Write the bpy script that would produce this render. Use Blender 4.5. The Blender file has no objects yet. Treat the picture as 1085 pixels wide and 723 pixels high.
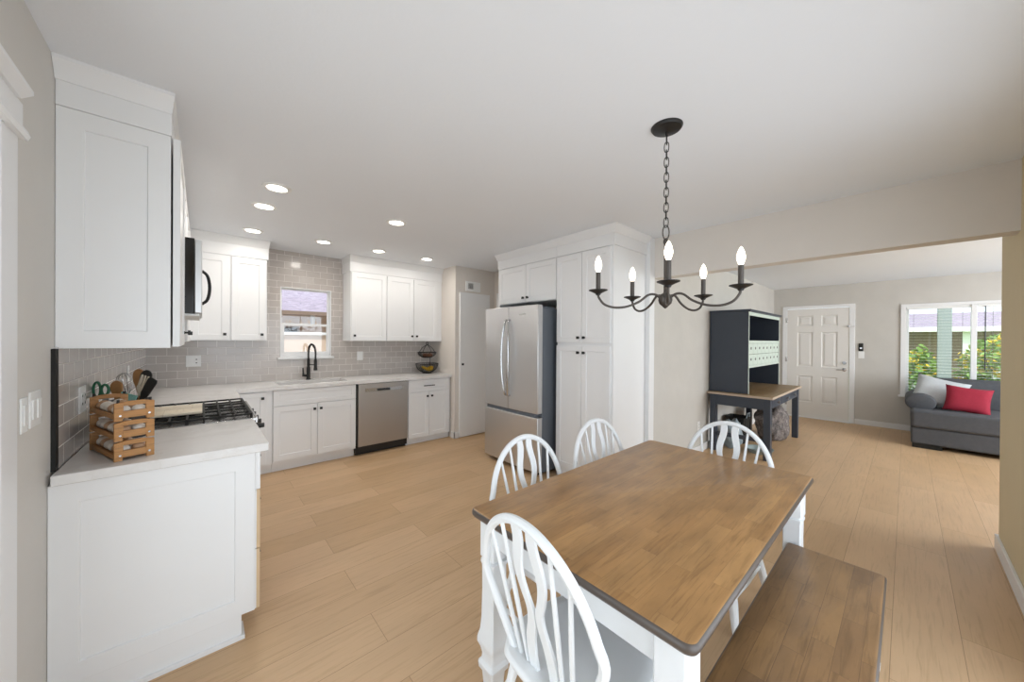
import bpy, bmesh, math, random
from mathutils import Vector, Matrix, noise
PI = math.pi
random.seed(7)
SC = bpy.context.scene
COL = SC.collection

# ------------------------------------------------------------------ camera
CAMZ = 1.42
YAW, PITCH, ROLL, FPX = .7256, -.0036, .0068, 370.8
fwd = Vector((math.sin(YAW)*math.cos(PITCH), math.cos(YAW)*math.cos(PITCH), math.sin(PITCH)))
rgt = Vector((math.cos(YAW), -math.sin(YAW), 0))
upv = rgt.cross(fwd)
r2 = rgt*math.cos(ROLL) + upv*math.sin(ROLL)
u2 = upv*math.cos(ROLL) - rgt*math.sin(ROLL)
cd = bpy.data.cameras.new('camera'); cam = bpy.data.objects.new('camera', cd); COL.objects.link(cam)
cam.matrix_world = Matrix(((r2.x, u2.x, -fwd.x, 0), (r2.y, u2.y, -fwd.y, 0), (r2.z, u2.z, -fwd.z, CAMZ), (0, 0, 0, 1)))
cd.sensor_width = 36; cd.lens = FPX/1085*36; cd.clip_start = .03; cd.clip_end = 200
SC.camera = cam
# ------------------------------------------------------------------ world, lights, exposure
SC.view_settings.view_transform = 'Standard'; SC.view_settings.look = 'None'
SC.view_settings.gamma = 1; SC.view_settings.use_curve_mapping = False
SC.view_settings.exposure = 0.20
w = bpy.data.worlds.new('sky'); SC.world = w; w.use_nodes = True
w.node_tree.nodes['Background'].inputs[0].default_value = (.80, .90, 1, 1)
w.node_tree.nodes['Background'].inputs[1].default_value = 1.8
def light(name, kind, loc, energy, color=(1, 1, 1), rot=None, to=None, size=None, size_y=None, **k):
    d = bpy.data.lights.new(name, kind); o = bpy.data.objects.new(name, d); COL.objects.link(o)
    o.location = loc; d.energy = energy; d.color = color
    if to is not None: o.rotation_euler = Vector(to).to_track_quat('-Z', 'Y').to_euler()
    if size and kind == 'AREA':
        d.shape = 'RECTANGLE' if size_y else 'DISK'; d.size = size
        if size_y: d.size_y = size_y
    elif size: d.shadow_soft_size = size
    for a, b in k.items(): setattr(d, a, b)
    return o
light('sun', 'SUN', (0, -6, 12), 3.6, (1, .96, .9), to=(.55, .42, -.85), angle=.01)
# lamps for daylight at the left patio door, fill through two added openings
light('daylight_left', 'AREA', (-.60, .80, 1.02), 11, (.85, .92, 1), to=(1, 0, 0), size=1.4, size_y=1.9)
light('fill_near', 'AREA', (1.2, -.62, 1.12), 34, (.81, .90, 1), to=(0, 1, 0), size=2.6, size_y=1.9)
light('fill_living', 'AREA', (6.3, -3.62, 1.45), 150, (.90, .95, 1), to=(0, 1, 0), size=2.6, size_y=1.7)

# ------------------------------------------------------------------ materials
def lin(c):
    if isinstance(c, str):
        c = [int(c[i:i+2], 16)/255 for i in (0, 2, 4)]
    else: c = [v/255 for v in c]
    return tuple(v/12.92 if v <= .04045 else ((v+.055)/1.055)**2.4 for v in c) + (1,)
class NT:
    def __init__(s, name):
        s.m = bpy.data.materials.new(name); s.m.use_nodes = True
        s.t = s.m.node_tree; s.b = s.t.nodes['Principled BSDF']
    def n(s, typ, **k):
        nd = s.t.nodes.new(typ)
        for a, v in k.items(): setattr(nd, a, v)
        return nd
    def l(s, a, b): s.t.links.new(a, b)
    def coord(s, scale=(1, 1, 1), loc=(0, 0, 0), rot=(0, 0, 0)):
        tc = s.n('ShaderNodeTexCoord'); mp = s.n('ShaderNodeMapping')
        mp.inputs['Scale'].default_value = scale; mp.inputs['Location'].default_value = loc; mp.inputs['Rotation'].default_value = rot
        s.l(tc.outputs['Object'], mp.inputs['Vector']); return mp.outputs['Vector']
    def noise(s, vec, scale, detail=3, rough=.5):
        t = s.n('ShaderNodeTexNoise'); t.inputs['Scale'].default_value = scale; t.inputs['Detail'].default_value = detail
        t.inputs['Roughness'].default_value = rough; s.l(vec, t.inputs['Vector']); return t.outputs['Fac']
    def ramp(s, fac, stops):
        r = s.n('ShaderNodeValToRGB'); e = r.color_ramp.elements
        while len(e) < len(stops): e.new(.5)
        for i, (p, c) in enumerate(stops): e[i].position = p; e[i].color = c
        s.l(fac, r.inputs['Fac']); return r.outputs['Color']
    def mix(s, fac, a, b, mode='MIX'):
        m = s.n('ShaderNodeMix'); m.data_type = 'RGBA'; m.blend_type = mode
        for i, v in ((0, fac), (6, a), (7, b)):
            if hasattr(v, 'links'): s.l(v, m.inputs[i])
            else: m.inputs[i].default_value = v
        return m.outputs[2]
    def bump(s, h, strength, dist=.002):
        b = s.n('ShaderNodeBump'); b.inputs['Strength'].default_value = strength; b.inputs['Distance'].default_value = dist
        s.l(h, b.inputs['Height']); s.l(b.outputs[0], s.b.inputs['Normal'])
    def set(s, color=None, rough=None, metal=None, **k):
        if color is not None:
            if hasattr(color, 'links'): s.l(color, s.b.inputs['Base Color'])
            else: s.b.inputs['Base Color'].default_value = color
        if rough is not None:
            if hasattr(rough, 'links'): s.l(rough, s.b.inputs['Roughness'])
            else: s.b.inputs['Roughness'].default_value = rough
        if metal is not None: s.b.inputs['Metallic'].default_value = metal
        for a, v in k.items(): s.b.inputs[a.replace('_', ' ')].default_value = v
        return s.m
def paint(name, c, rough=.5, var=.03, sc=6, bump=0, metal=0, bsc=120):
    t = NT(name); c = lin(c); v = t.coord()
    f = t.noise(v, sc, 3)
    c2 = tuple(min(1, x*(1-var*2)) for x in c[:3]) + (1,)
    col = t.mix(f, c2, c)
    if bump: t.bump(t.noise(v, bsc, 3), bump, .002)
    return t.set(col, rough, metal)
M = {}
M['ceiling'] = paint('ceiling_paint', 'edf0f4', .9, .01, 3, .25, bsc=60)
M['wall'] = paint('wall_paint', 'd8d4ce', .75, .03, 5, .35, bsc=45)
M['wall_beige'] = paint('beige_wall_paint', 'e2dbd3', .75, .03, 5, .3, bsc=45)
M['living_wall'] = paint('textured_wall_paint', 'cfcbc4', .6, .07, 4, .6, bsc=22)
M['wall_tan'] = paint('tan_wall_paint', 'd9caa8', .75, .03, 5, .3, bsc=45)
M['trim'] = paint('trim_paint', 'ececec', .4, .01)
M['cab'] = paint('cabinet_paint', 'eeeeee', .38, .01)
M['door'] = paint('door_paint', 'e6e3de', .5, .02)
M['white'] = paint('white_plastic', 'f2f2f0', .35, .01)
M['chair'] = paint('white_chair_paint', 'eceeef', .4, .03, 12, .1)
M['black'] = paint('black_metal', '191817', .45, .05)
M['blackmatt'] = paint('matt_black', '14140f', .7, .05)
M['iron'] = paint('dark_iron', '56504b', .42, .1, 30, .1, metal=.55)
M['desk'] = paint('navy_grey_paint', '3c434f', .42, .05, 8, .05)
M['mint'] = paint('mint_paint', 'c9d6cb', .5, .04)
M['edge'] = paint('worn_dark_edge', '594f48', .35, .15, 15, .1)
M['rail'] = paint('desk_edge_wood', 'c4b09c', .5, .05)
M['grout'] = paint('grout', 'e0dcd4', .8, .02)
M['siding'] = paint('teal_grey_siding', '9daaaa', .6, .03)
M['stucco'] = paint('peach_stucco', 'dcc3ae', .9, .06, 9, .3)
M['brown'] = paint('brown_siding', '8a7668', .8, .05)
M['yellow'] = paint('yellow_petals', 'f0cf1c', .6, .1, 20)
M['petal'] = paint('white_petals', 'f3f1ee', .6, .03)
M['leaf'] = paint('green_leaves', '8fbc52', .5, .3, 9)
M['soil'] = paint('dark_soil', '4a3b30', .9, .1)
M['conc'] = paint('concrete', 'b9b4ab', .8, .05)
M['banana'] = paint('banana_skin', 'e0b21c', .5, .08, 20)
M['onion'] = paint('brown_skin', '9a5f38', .5, .15, 25)
M['eggw'] = paint('white_eggshell', 'efe6da', .5, .03)
M['eggb'] = paint('brown_eggshell', 'cda583', .5, .05)
M['green'] = paint('green_plastic', '2f6e50', .4, .04)
M['teal'] = paint('teal_silicone', '8fc7bd', .5, .04)
M['red'] = paint('red_weave', 'a3223a', .85, .15, 60, .8, bsc=400)
M['greycush'] = paint('pale_grey_weave', 'bfc3c6', .9, .08, 60, .6, bsc=400)
M['sofa'] = paint('charcoal_fabric', '595b60', .9, .15, 25, .5, bsc=350)
M['beige_edge'] = paint('beige_drawer_edge', 'd8bd98', .5, .05)  # beige outer layer of the two lower drawer fronts
M['darkglass'] = paint('dark_glass', '1e1b18', .12, .05)
M['bag'] = paint('grey_blue_plastic', 'aab8bf', .3, .25, 20)
M['grille'] = paint('vent_grey', '6c6a67', .6, .05)
def emis(name, c, s):
    t = NT(name); t.b.inputs['Emission Color'].default_value = lin(c); t.b.inputs['Emission Strength'].default_value = s
    return t.set(lin(c), .4)
M['lamp'] = emis('downlight_diffuser', 'fff6ea', 9)
M['bulb'] = emis('bulb_glow', 'fff0dc', 3)
def glassm(name, tint=(.97, .98, .98, 1)):
    t = NT(name); nt = t.t; nt.nodes.remove(t.b)
    o = nt.nodes['Material Output']; tr = t.n('ShaderNodeBsdfTransparent'); gl = t.n('ShaderNodeBsdfGlossy')
    tr.inputs[0].default_value = tint; gl.inputs['Roughness'].default_value = .02
    mx = t.n('ShaderNodeMixShader'); mx.inputs[0].default_value = .06
    t.l(tr.outputs[0], mx.inputs[1]); t.l(gl.outputs[0], mx.inputs[2]); t.l(mx.outputs[0], o.inputs[0])
    return t.m
M['glass'] = glassm('window_glass')
def steel(name, c, rough=.3, axis=(1, 1, 60)):
    t = NT(name); v = t.coord(axis)
    f = t.noise(v, 20, 3)
    r = t.n('ShaderNodeMapRange'); r.inputs['To Min'].default_value = rough-.06; r.inputs['To Max'].default_value = rough+.08
    t.l(f, r.inputs[0]); c = lin(c)
    col = t.mix(f, tuple(x*.93 for x in c[:3]) + (1,), c)
    t.bump(f, .05, .001)
    return t.set(col, r.outputs[0], .9)
M['steel'] = steel('brushed_steel', 'd8d8d8', .36)
M['dwsteel'] = steel('brushed_dark_steel', 'b5b0ab', .36)
M['chrome'] = steel('satin_chrome', 'c8c8c8', .18)
M['sinksteel'] = steel('sink_steel', '8f8c89', .35)
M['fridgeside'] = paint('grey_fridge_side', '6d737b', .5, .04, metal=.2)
def tile(name, ax):
    t = NT(name); tc = t.n('ShaderNodeTexCoord'); sp = t.n('ShaderNodeSeparateXYZ'); cb = t.n('ShaderNodeCombineXYZ')
    t.l(tc.outputs['Object'], sp.inputs[0]); t.l(sp.outputs[ax], cb.inputs[0]); t.l(sp.outputs[2], cb.inputs[1])
    mp = t.n('ShaderNodeMapping'); mp.inputs['Location'].default_value = (.03, -.914, 0); t.l(cb.outputs[0], mp.inputs['Vector'])
    b = t.n('ShaderNodeTexBrick'); t.l(mp.outputs[0], b.inputs['Vector'])
    b.inputs['Scale'].default_value = 1; b.inputs['Brick Width'].default_value = .1555; b.inputs['Row Height'].default_value = .0796
    b.inputs['Mortar Size'].default_value = .0024; b.inputs['Mortar Smooth'].default_value = .3
    b.inputs['Color1'].default_value = lin('c4bcb6'); b.inputs['Color2'].default_value = lin('b9b1ab'); b.inputs['Mortar'].default_value = lin('f2eee9')
    n2 = t.noise(t.coord((5, 5, 12)), 3, 3)
    col = t.mix(n2, b.outputs['Color'], t.mix(.5, b.outputs['Color'], lin('cdc6c0')))
    mr = t.n('ShaderNodeMapRange'); mr.inputs['To Min'].default_value = .16; mr.inputs['To Max'].default_value = .8
    t.l(b.outputs['Fac'], mr.inputs[0])
    iv = t.n('ShaderNodeMath', operation='SUBTRACT'); iv.inputs[0].default_value = 1; t.l(b.outputs['Fac'], iv.inputs[1])
    wv = t.noise(t.coord(), 16, 2)
    ad = t.n('ShaderNodeMath', operation='MULTIPLY_ADD'); t.l(wv, ad.inputs[0]); ad.inputs[1].default_value = .35; t.l(iv.outputs[0], ad.inputs[2])
    t.bump(ad.outputs[0], .5, .003)
    return t.set(col, mr.outputs[0])
M['tile_back'] = tile('subway_tile_back', 0)
M['tile_left'] = tile('subway_tile_left', 1)
def planks(name, bw, rh, c1, c2, cm, mortar, grain=(2.2, 40, 1), rough=.38, dark=.72, off=(0, 0, 0), spec=.5, blotch=.25, bs=2.0):
    t = NT(name); v = t.coord((1, 1, 1), off)
    b = t.n('ShaderNodeTexBrick'); t.l(v, b.inputs['Vector'])
    b.offset = .37; b.offset_frequency = 2
    b.inputs['Scale'].default_value = 1; b.inputs['Brick Width'].default_value = bw; b.inputs['Row Height'].default_value = rh
    b.inputs['Mortar Size'].default_value = mortar; b.inputs['Mortar Smooth'].default_value = .1
    b.inputs['Color1'].default_value = lin(c1); b.inputs['Color2'].default_value = lin(c2); b.inputs['Mortar'].default_value = lin(cm)
    # shift the grain per board
    ad = t.n('ShaderNodeVectorMath', operation='MULTIPLY_ADD'); t.l(b.outputs['Color'], ad.inputs[0])
    ad.inputs[1].default_value = (37, 37, 37); t.l(t.coord(grain), ad.inputs[2])
    g = t.n('ShaderNodeTexNoise'); g.inputs['Scale'].default_value = 1.6; g.inputs['Detail'].default_value = 6; g.inputs['Roughness'].default_value = .62
    g.inputs['Distortion'].default_value = .6
    t.l(ad.outputs[0], g.inputs['Vector'])
    gr = t.ramp(g.outputs['Fac'], [(.25, (dark, dark*.96, dark*.9, 1)), (.5, (1, 1, 1, 1)), (.75, (1.0, 1.0, 1.0, 1))])
    col = t.mix(1.0, b.outputs['Color'], gr, 'MULTIPLY')
    bl = t.noise(t.coord((1, 2.5, 1)), bs, 4)
    br = t.ramp(bl, [(.3, (1-blotch, 1-blotch, 1-blotch, 1)), (.65, (1, 1, 1, 1))])
    col = t.mix(1.0, col, br, 'MULTIPLY')
    mr = t.n('ShaderNodeMapRange'); mr.inputs['To Min'].default_value = rough-.05; mr.inputs['To Max'].default_value = rough+.12
    t.l(g.outputs['Fac'], mr.inputs[0])
    t.bump(g.outputs['Fac'], .12, .0015)
    return t.set(col, mr.outputs[0])
M['floor'] = planks('oak_plank_floor', 1.52, .2235, 'd3b18b', 'c6a37b', '9a7a58', .0011, off=(.3, .185, 0), rough=.40, dark=.80, blotch=.10)
M['tabletop'] = planks('stained_butcher_block', .34, .052, 'bd915d', 'ab804f', '8c6a45', .0003, grain=(4, 55, 1), rough=.33, dark=.62, blotch=.30, bs=5)
M['benchtop'] = planks('stained_bench_wood', .30, .058, 'a27d53', '8b6a48', '6b4f38', .0005, grain=(3, 40, 1), rough=.38, dark=.6, blotch=.30, bs=4.5)
M['desktop'] = planks('desk_top_wood', .5, .06, 'a88c68', '98794f', '6b5034', .0005, grain=(3, 40, 1), rough=.4, dark=.7)
M['acacia'] = planks('acacia_wood', 3, 3, 'bb8750', 'b07d48', 'a87441', 0, grain=(8, 8, 90), rough=.5, dark=.55)
M['palewood'] = planks('pale_board_wood', .2, 3, 'e9ddc8', 'ddceb4', 'c4b091', .001, grain=(30, 6, 6), rough=.5, dark=.8)
M['spoonwood'] = paint('spoon_wood', 'b98753', .5, .15, 20)
def quartz():
    t = NT('white_quartz'); v = t.coord()
    n1 = t.noise(v, 2.5, 8, .65)
    base = t.ramp(n1, [(.40, lin('e9e7e5')), (.495, lin('e1dedb')), (.51, lin('e7e5e3')), (.6, lin('ebe9e7'))])
    n2 = t.noise(v, 60, 3)
    col = t.mix(n2, base, t.mix(.25, base, lin('d5d0cb')))
    return t.set(col, .22)
M['quartz'] = quartz()
def furm():
    t = NT('grey_fur'); v = t.coord((1, 1, .6))
    n1 = t.noise(v, 22, 6, .8)
    col = t.ramp(n1, [(.35, lin('3f3b3a')), (.55, lin('8b8380')), (.7, lin('b9b1ac'))])
    t.bump(n1, 1, .02); return t.set(col, .95)
M['fur'] = furm()
def roofm():
    t = NT('purple_grey_shingles'); v = t.coord((3, 3, 14))
    n1 = t.noise(v, 3, 5, .7)
    return t.set(t.ramp(n1, [(.35, lin('7f7482')), (.65, lin('a69aa8'))]), .9)
M['roof'] = roofm()
def lawnm():
    t = NT('lawn_grass'); v = t.coord()
    n1 = t.noise(v, 14, 6, .8)
    return t.set(t.ramp(n1, [(.35, lin('6f9a3e')), (.65, lin('a5c763'))]), .95)
M['lawn'] = lawnm()

# ------------------------------------------------------------------ mesh builder
class MB:
    def __init__(s, M=None): s.v = []; s.f = []; s.mi = []; s.M = M; s.cur = 0
    def add(s, vs, fs, mi=None):
        k = len(s.v)
        s.v += [tuple(s.M @ Vector(p)) if s.M else tuple(p) for p in vs]
        s.f += [[i+k for i in f] for f in fs]; s.mi += [s.cur if mi is None else mi]*len(fs); return s
    def box(s, x0, x1, y0, y1, z0, z1, mi=None):
        return s.add([(x, y, z) for x in (x0, x1) for y in (y0, y1) for z in (z0, z1)],
            [[0, 1, 3, 2], [4, 6, 7, 5], [0, 4, 5, 1], [2, 3, 7, 6], [0, 2, 6, 4], [1, 5, 7, 3]], mi)
    def loft(s, rings, cap=True, closed=False, mi=None):
        n = len(rings[0]); vs = [p for r in rings for p in r]; fs = []
        R = len(rings)
        for i in range(R if closed else R-1):
            for j in range(n):
                a, b = i*n+j, i*n+(j+1) % n; c, d = ((i+1) % R)*n+(j+1) % n, ((i+1) % R)*n+j
                fs.append([a, b, c, d])
        if cap and not closed: fs += [list(range(n))[::-1], [(R-1)*n+j for j in range(n)]]
        return s.add(vs, fs, mi)
    def frame(s, ax, a0, a1, u0, u1, z0, z1, wl, wr=None, wb=None, wt=None):
        wr = wl if wr is None else wr; wb = wl if wb is None else wb; wt = wl if wt is None else wt
        o = [(u0, z0), (u1, z0), (u1, z1), (u0, z1)]; i = [(u0+wl, z0+wb), (u1-wr, z0+wb), (u1-wr, z1-wt), (u0+wl, z1-wt)]
        q = (lambda a, p: (a, p[0], p[1])) if ax == 'x' else (lambda a, p: (p[0], a, p[1]))
        return s.loft([[q(a0, o[k]), q(a1, o[k]), q(a1, i[k]), q(a0, i[k])] for k in range(4)], closed=True)
    def tube(s, pts, r, seg=10, closed=False, sq=None, mi=None):
        pts = [Vector(p) for p in pts]; n = len(pts); rings = []
        prev = None
        for i, p in enumerate(pts):
            if closed: t = pts[(i+1) % n]-pts[i-1]
            else: t = pts[min(i+1, n-1)]-pts[max(i-1, 0)]
            t.normalize()
            if prev is None:
                a = Vector((0, 0, 1)) if abs(t.z) < .9 else Vector((1, 0, 0))
                u = t.cross(a).normalized()
            else: u = (prev-t*prev.dot(t)).normalized()
            prev = u; w_ = t.cross(u)
            rr = r[i] if isinstance(r, (list, tuple)) else r
            rings.append([p+u*math.cos(2*PI*k/seg)*rr+w_*math.sin(2*PI*k/seg)*rr*(sq or 1) for k in range(seg)])
        return s.loft(rings, closed=closed, mi=mi)
    def lathe(s, prof, c=(0, 0, 0), seg=20, mi=None, R=None):
        rings = []
        for r, z in prof:
            q = [Vector((max(r, 1e-5)*math.cos(2*PI*k/seg), max(r, 1e-5)*math.sin(2*PI*k/seg), z)) for k in range(seg)]
            if R: q = [R @ p for p in q]
            rings.append([p+Vector(c) for p in q])
        return s.loft(rings, mi=mi)
    def sq(s, prof, c, ch=.15, mi=None):      # chamfered square section loft
        rings = []
        for h, z in prof:
            e = h*(1-ch)
            rings.append([(c[0]+a, c[1]+b, c[2]+z) for a, b in ((h, -e), (h, e), (e, h), (-e, h), (-h, e), (-h, -e), (-e, -h), (e, -h))])
        return s.loft(rings, mi=mi)
    def prism(s, poly, ax, a, b, mi=None):    # poly in the two other axes
        def P(q, t):
            return {'x': (t, q[0], q[1]), 'y': (q[0], t, q[1]), 'z': (q[0], q[1], t)}[ax]
        return s.loft([[P(q, a) for q in poly], [P(q, b) for q in poly]], mi=mi)
    def ball(s, c, r, seg=14, mi=None, R=None, k=1.0):
        if not isinstance(r, (list, tuple)): r = (r, r, r)
        rings = []
        for i in range(1, 9):
            a = PI*(i-.0)/9 - PI/2
            rings.append([])
            for j in range(seg):
                p = Vector((math.cos(a)*math.cos(2*PI*j/seg)*r[0], math.cos(a)*math.sin(2*PI*j/seg)*r[1], math.sin(a)*r[2]))
                if R: p = R @ p
                rings[-1].append(p+Vector(c))
        return s.loft(rings, mi=mi)
    def ribbon(s, pts, us, hw, nrm, th, mi=None):   # rectangular sweep: centre pts, width dir us, thickness along nrm
        rings = []
        for i, p in enumerate(pts):
            p = Vector(p); u = Vector(us[i] if isinstance(us, list) else us)*(hw[i] if isinstance(hw, list) else hw); n_ = Vector(nrm)*th/2
            rings.append([p-u-n_, p+u-n_, p+u+n_, p-u+n_])
        return s.loft(rings, mi=mi)
ORG = {}
def tagit(o, label=None, cat=None, group=None, kind=None):
    if label: o['label'] = label
    if cat: o['category'] = cat
    if group: o['group'] = group
    if kind: o['kind'] = kind
    return o
def thing(name, label, cat, loc=(0, 0, 0), group=None, kind=None):
    o = bpy.data.objects.new(name, None); COL.objects.link(o); o.location = loc; o.empty_display_size = .1
    ORG[o.name] = Vector(loc); return tagit(o, label, cat, group, kind)
def build(mb, name, mats, parent=None, loc=None, bevel=0, smooth=True, sub=0, label=None, cat=None, group=None, kind=None, angle=35, segs=2):
    me = bpy.data.meshes.new(name)
    org = ORG[parent.name] if parent else Vector(loc or (0, 0, 0))
    me.from_pydata([(v[0]-org.x, v[1]-org.y, v[2]-org.z) for v in mb.v], [], mb.f)
    if not isinstance(mats, (list, tuple)): mats = [mats]
    for m in mats: me.materials.append(M[m] if isinstance(m, str) else m)
    me.polygons.foreach_set('material_index', mb.mi)
    bm = bmesh.new(); bm.from_mesh(me); bmesh.ops.recalc_face_normals(bm, faces=bm.faces)
    if smooth:
        for f in bm.faces: f.smooth = True
        for e in bm.edges:
            if len(e.link_faces) == 2 and e.calc_face_angle(0) > math.radians(angle): e.smooth = False
    bm.to_mesh(me); bm.free()
    o = bpy.data.objects.new(name, me); COL.objects.link(o)
    if parent: o.parent = parent
    else: o.location = org
    ORG[o.name] = org
    if bevel:
        b = o.modifiers.new('bevel', 'BEVEL'); b.width = bevel; b.segments = segs; b.limit_method = 'ANGLE'; b.angle_limit = math.radians(40)
        b.harden_normals = False
    if sub:
        b = o.modifiers.new('subdivision', 'SUBSURF'); b.levels = sub; b.render_levels = sub
    return tagit(o, label, cat, group, kind)
def struct(mb, name, mats, **k): return build(mb, name, mats, kind='structure', **k)
def catmull(pts, n=6, closed=False):
    P = [Vector(p) for p in pts]; out = []; N = len(P)
    rng = range(N) if closed else range(N-1)
    for i in rng:
        p1, p2 = P[i], P[(i+1) % N]
        p0 = P[i-1] if (i > 0 or closed) else p1*2-p2
        p3 = P[(i+2) % N] if (i+2 < N or closed) else p2*2-p1
        for k in range(n):
            t = k/n
            out.append(.5*((2*p1)+(p2-p0)*t+(2*p0-5*p1+4*p2-p3)*t*t+(3*p1-p0-3*p2+p3)*t**3))
    if not closed: out.append(P[-1])
    return out
def wallbox(mb, ax, a0, a1, u0, u1, z0, z1, holes=(), mi=None):
    """slab between a0,a1 on axis ax ('x' or 'y'), spanning u,z with rectangular holes (u0,u1,z0,z1)"""
    us = sorted({u0, u1, *[h for q in holes for h in q[:2] if u0 < h < u1]})
    zs = sorted({z0, z1, *[h for q in holes for h in q[2:] if z0 < h < z1]})
    for i in range(len(us)-1):
        run = None
        for j in range(len(zs)-1):
            cu, cz = (us[i]+us[i+1])/2, (zs[j]+zs[j+1])/2
            if any(h[0] < cu < h[1] and h[2] < cz < h[3] for h in holes): continue
            if ax == 'x': mb.box(a0, a1, us[i], us[i+1], zs[j], zs[j+1], mi)
            else: mb.box(us[i], us[i+1], a0, a1, zs[j], zs[j+1], mi)
    return mb

# ================================================================== STRUCTURE
C = 2.475; LX = -.42; BY = 5.0; NY = -.43; BX = 3.5; WY = 1.75; FX = 8.5; LC = 2.44
struct(MB().box(-.6, 8.7, -3.6, 5.15, -.06, 0), 'floor', 'floor')
struct(MB().box(-.6, BX+.02, -.6, 5.15, C, C+.1), 'ceiling', 'ceiling')
mb = MB().box(BX+.14, 8.7, -3.6, 1.9, LC, LC+.1)
struct(mb, 'ceiling', 'ceiling')
mb = MB(); wallbox(mb, 'x', LX-.12, LX, -.55, 5.12, 0, C, [(.0, 1.60, 0, 1.96)]); struct(mb, 'wall_left', 'wall')
mb = MB(); wallbox(mb, 'y', BY, BY+.15, LX-.12, 3.6, 0, C, [(.705, 1.265, 1.19, 2.04)]); struct(mb, 'wall_back', 'wall')
mb = MB(); wallbox(mb, 'y', NY-.12, NY, LX-.12, 4.1, 0, C, [(-.1, 2.5, 0.02, 2.06)]); struct(mb, 'wall_near', 'wall_tan')
mb = MB().box(3.98, 4.1, -3.5, NY-.12, 0, LC); struct(mb, 'wall_right', 'wall_beige')
mb = MB(); wallbox(mb, 'y', -3.6, -3.48, 3.98, 8.62, 0, LC, [(5.0, 7.6, .6, 2.3)]); struct(mb, 'wall_right', 'wall')
mb = MB(); wallbox(mb, 'x', FX, FX+.14, -3.6, WY+.1, 0, LC+.05, [(.63, 1.57, -.01, 2.05), (-1.85, .005, .60, 1.99)]); struct(mb, 'wall_front', 'living_wall')
mb = MB().box(BX-.02, FX+.05, WY, WY+.12, 0, 2.5); struct(mb, 'wall_desk', 'living_wall')
struct(MB().box(BX, BX+.14, NY-.3, WY+.01, 2.065, C+.02), 'trim_1', 'wall_beige', bevel=.003)
# jog wall left of the refrigerator alcove, closet wall, alcove end wall
mb = MB().box(2.71, 3.45, 4.28, 5.05, 0, C); struct(mb, 'wall_back', 'wall_beige')
mb = MB().box(3.42, 3.52, 1.78, 4.30, 0, C); struct(mb, 'wall_alcove', 'wall_beige')
# baseboards
def bb(name, x0, x1, y0, y1, h=.09): struct(MB().box(x0, x1, y0, y1, 0, h), name, 'trim', bevel=.003)
bb('baseboard_back', 2.695, 2.765, 4.262, 4.282)
bb('baseboard_back', 2.695, 2.712, 4.262, 4.36)
bb('baseboard_desk', BX, FX, WY-.015, WY)
bb('baseboard_front', FX-.016, FX, -3.4, .59)
bb('baseboard_front', FX-.016, FX, 1.61, WY-.01)
bb('baseboard_near', 2.6, 4.115, NY, NY+.016, .1)
bb('baseboard_near', 4.1, 4.116, -3.4, NY+.016, .1)
# white casing between pantry and desk wall, unseen roof slab added to keep sun out of the rooms
struct(MB().box(3.396, 3.50, 1.73, 1.80, 0, C-.001), 'trim_2', 'trim', bevel=.003)
struct(MB().box(-2.9, 8.9, -5.4, 5.4, 2.62, 2.70), 'roof', 'conc')

# ---- tile
mb = MB(); wallbox(mb, 'y', 4.990, 5.0, LX, 2.71, .914, C, [(.705, 1.265, 1.19, 2.04)])
struct(mb, 'wall_back_tile', 'tile_back')
struct(MB().box(LX, LX+.010, 2.148, 4.99, .914, 1.38), 'wall_left_tile', 'tile_left')
struct(MB().box(LX, LX+.012, 2.112, 2.1475, .914, 1.374), 'trim_3', 'blackmatt')

# ---- kitchen window
x0, x1, z0, z1 = .705, 1.265, 1.19, 2.04
wk = struct(MB().frame('y', 4.985, 5.11, x0, x1, z0, z1, .012), 'window_1', 'trim', bevel=.002)
build(MB().frame('y', 5.05, 5.08, x0+.012, x1-.012, 1.575, z1-.012, .012, .02, .03, .012), 'upper_sash', 'trim', wk, bevel=.002)
build(MB().frame('y', 5.01, 5.045, x0+.012, x1-.012, z0+.012, 1.60, .034, .034, .05, .028), 'lower_sash', 'trim', wk, bevel=.002)
build(MB().box(x0+.022, x1-.03, 5.063, 5.067, 1.60, z1-.022), 'window_pane', 'glass', wk)
build(MB().box(x0+.044, x1-.044, 5.025, 5.029, z0+.06, 1.574), 'window_pane', 'glass', wk)
build(MB().box(x0-.03, x1+.03, 4.955, 5.02, 1.163, 1.19), 'window_sill', 'trim', wk, bevel=.004)

# ---- left patio door casing with craftsman head
dn = struct(MB().box(LX, LX+.02, 1.60, 1.715, 0, 2.0), 'door_2', 'trim', bevel=.002)
build(MB().box(LX, LX+.022, -.15, 1.745, 2.022, 2.108), 'door_header', 'trim', dn, bevel=.002)
build(MB().prism([(LX, 2.105), (LX+.03, 2.105), (LX+.052, 2.122), (LX+.052, 2.134), (LX, 2.134)], 'y', -.15, 1.697), 'door_cornice', 'trim', dn, bevel=.001)
build(MB().prism([(LX, 1.997), (LX+.035, 1.997), (LX+.04, 2.010), (LX+.035, 2.025), (LX, 2.025)], 'y', -.15, 1.728), 'door_bead', 'trim', dn, bevel=.001)
build(MB().frame('x', LX-.09, LX-.05, 0, .84, 0, 1.96, .08, .08, .12, .09).frame('x', LX-.11, LX-.0905, .76, 1.60, 0, 1.96, .08, .08, .12, .09), 'door_frame', 'trim', dn, bevel=.003)
build(MB().box(LX-.072, LX-.068, .07, .77, .11, 1.88), 'door_pane', 'glass', dn); build(MB().box(LX-.102, LX-.098, .83, 1.53, .11, 1.88), 'door_pane', 'glass', dn)
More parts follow.
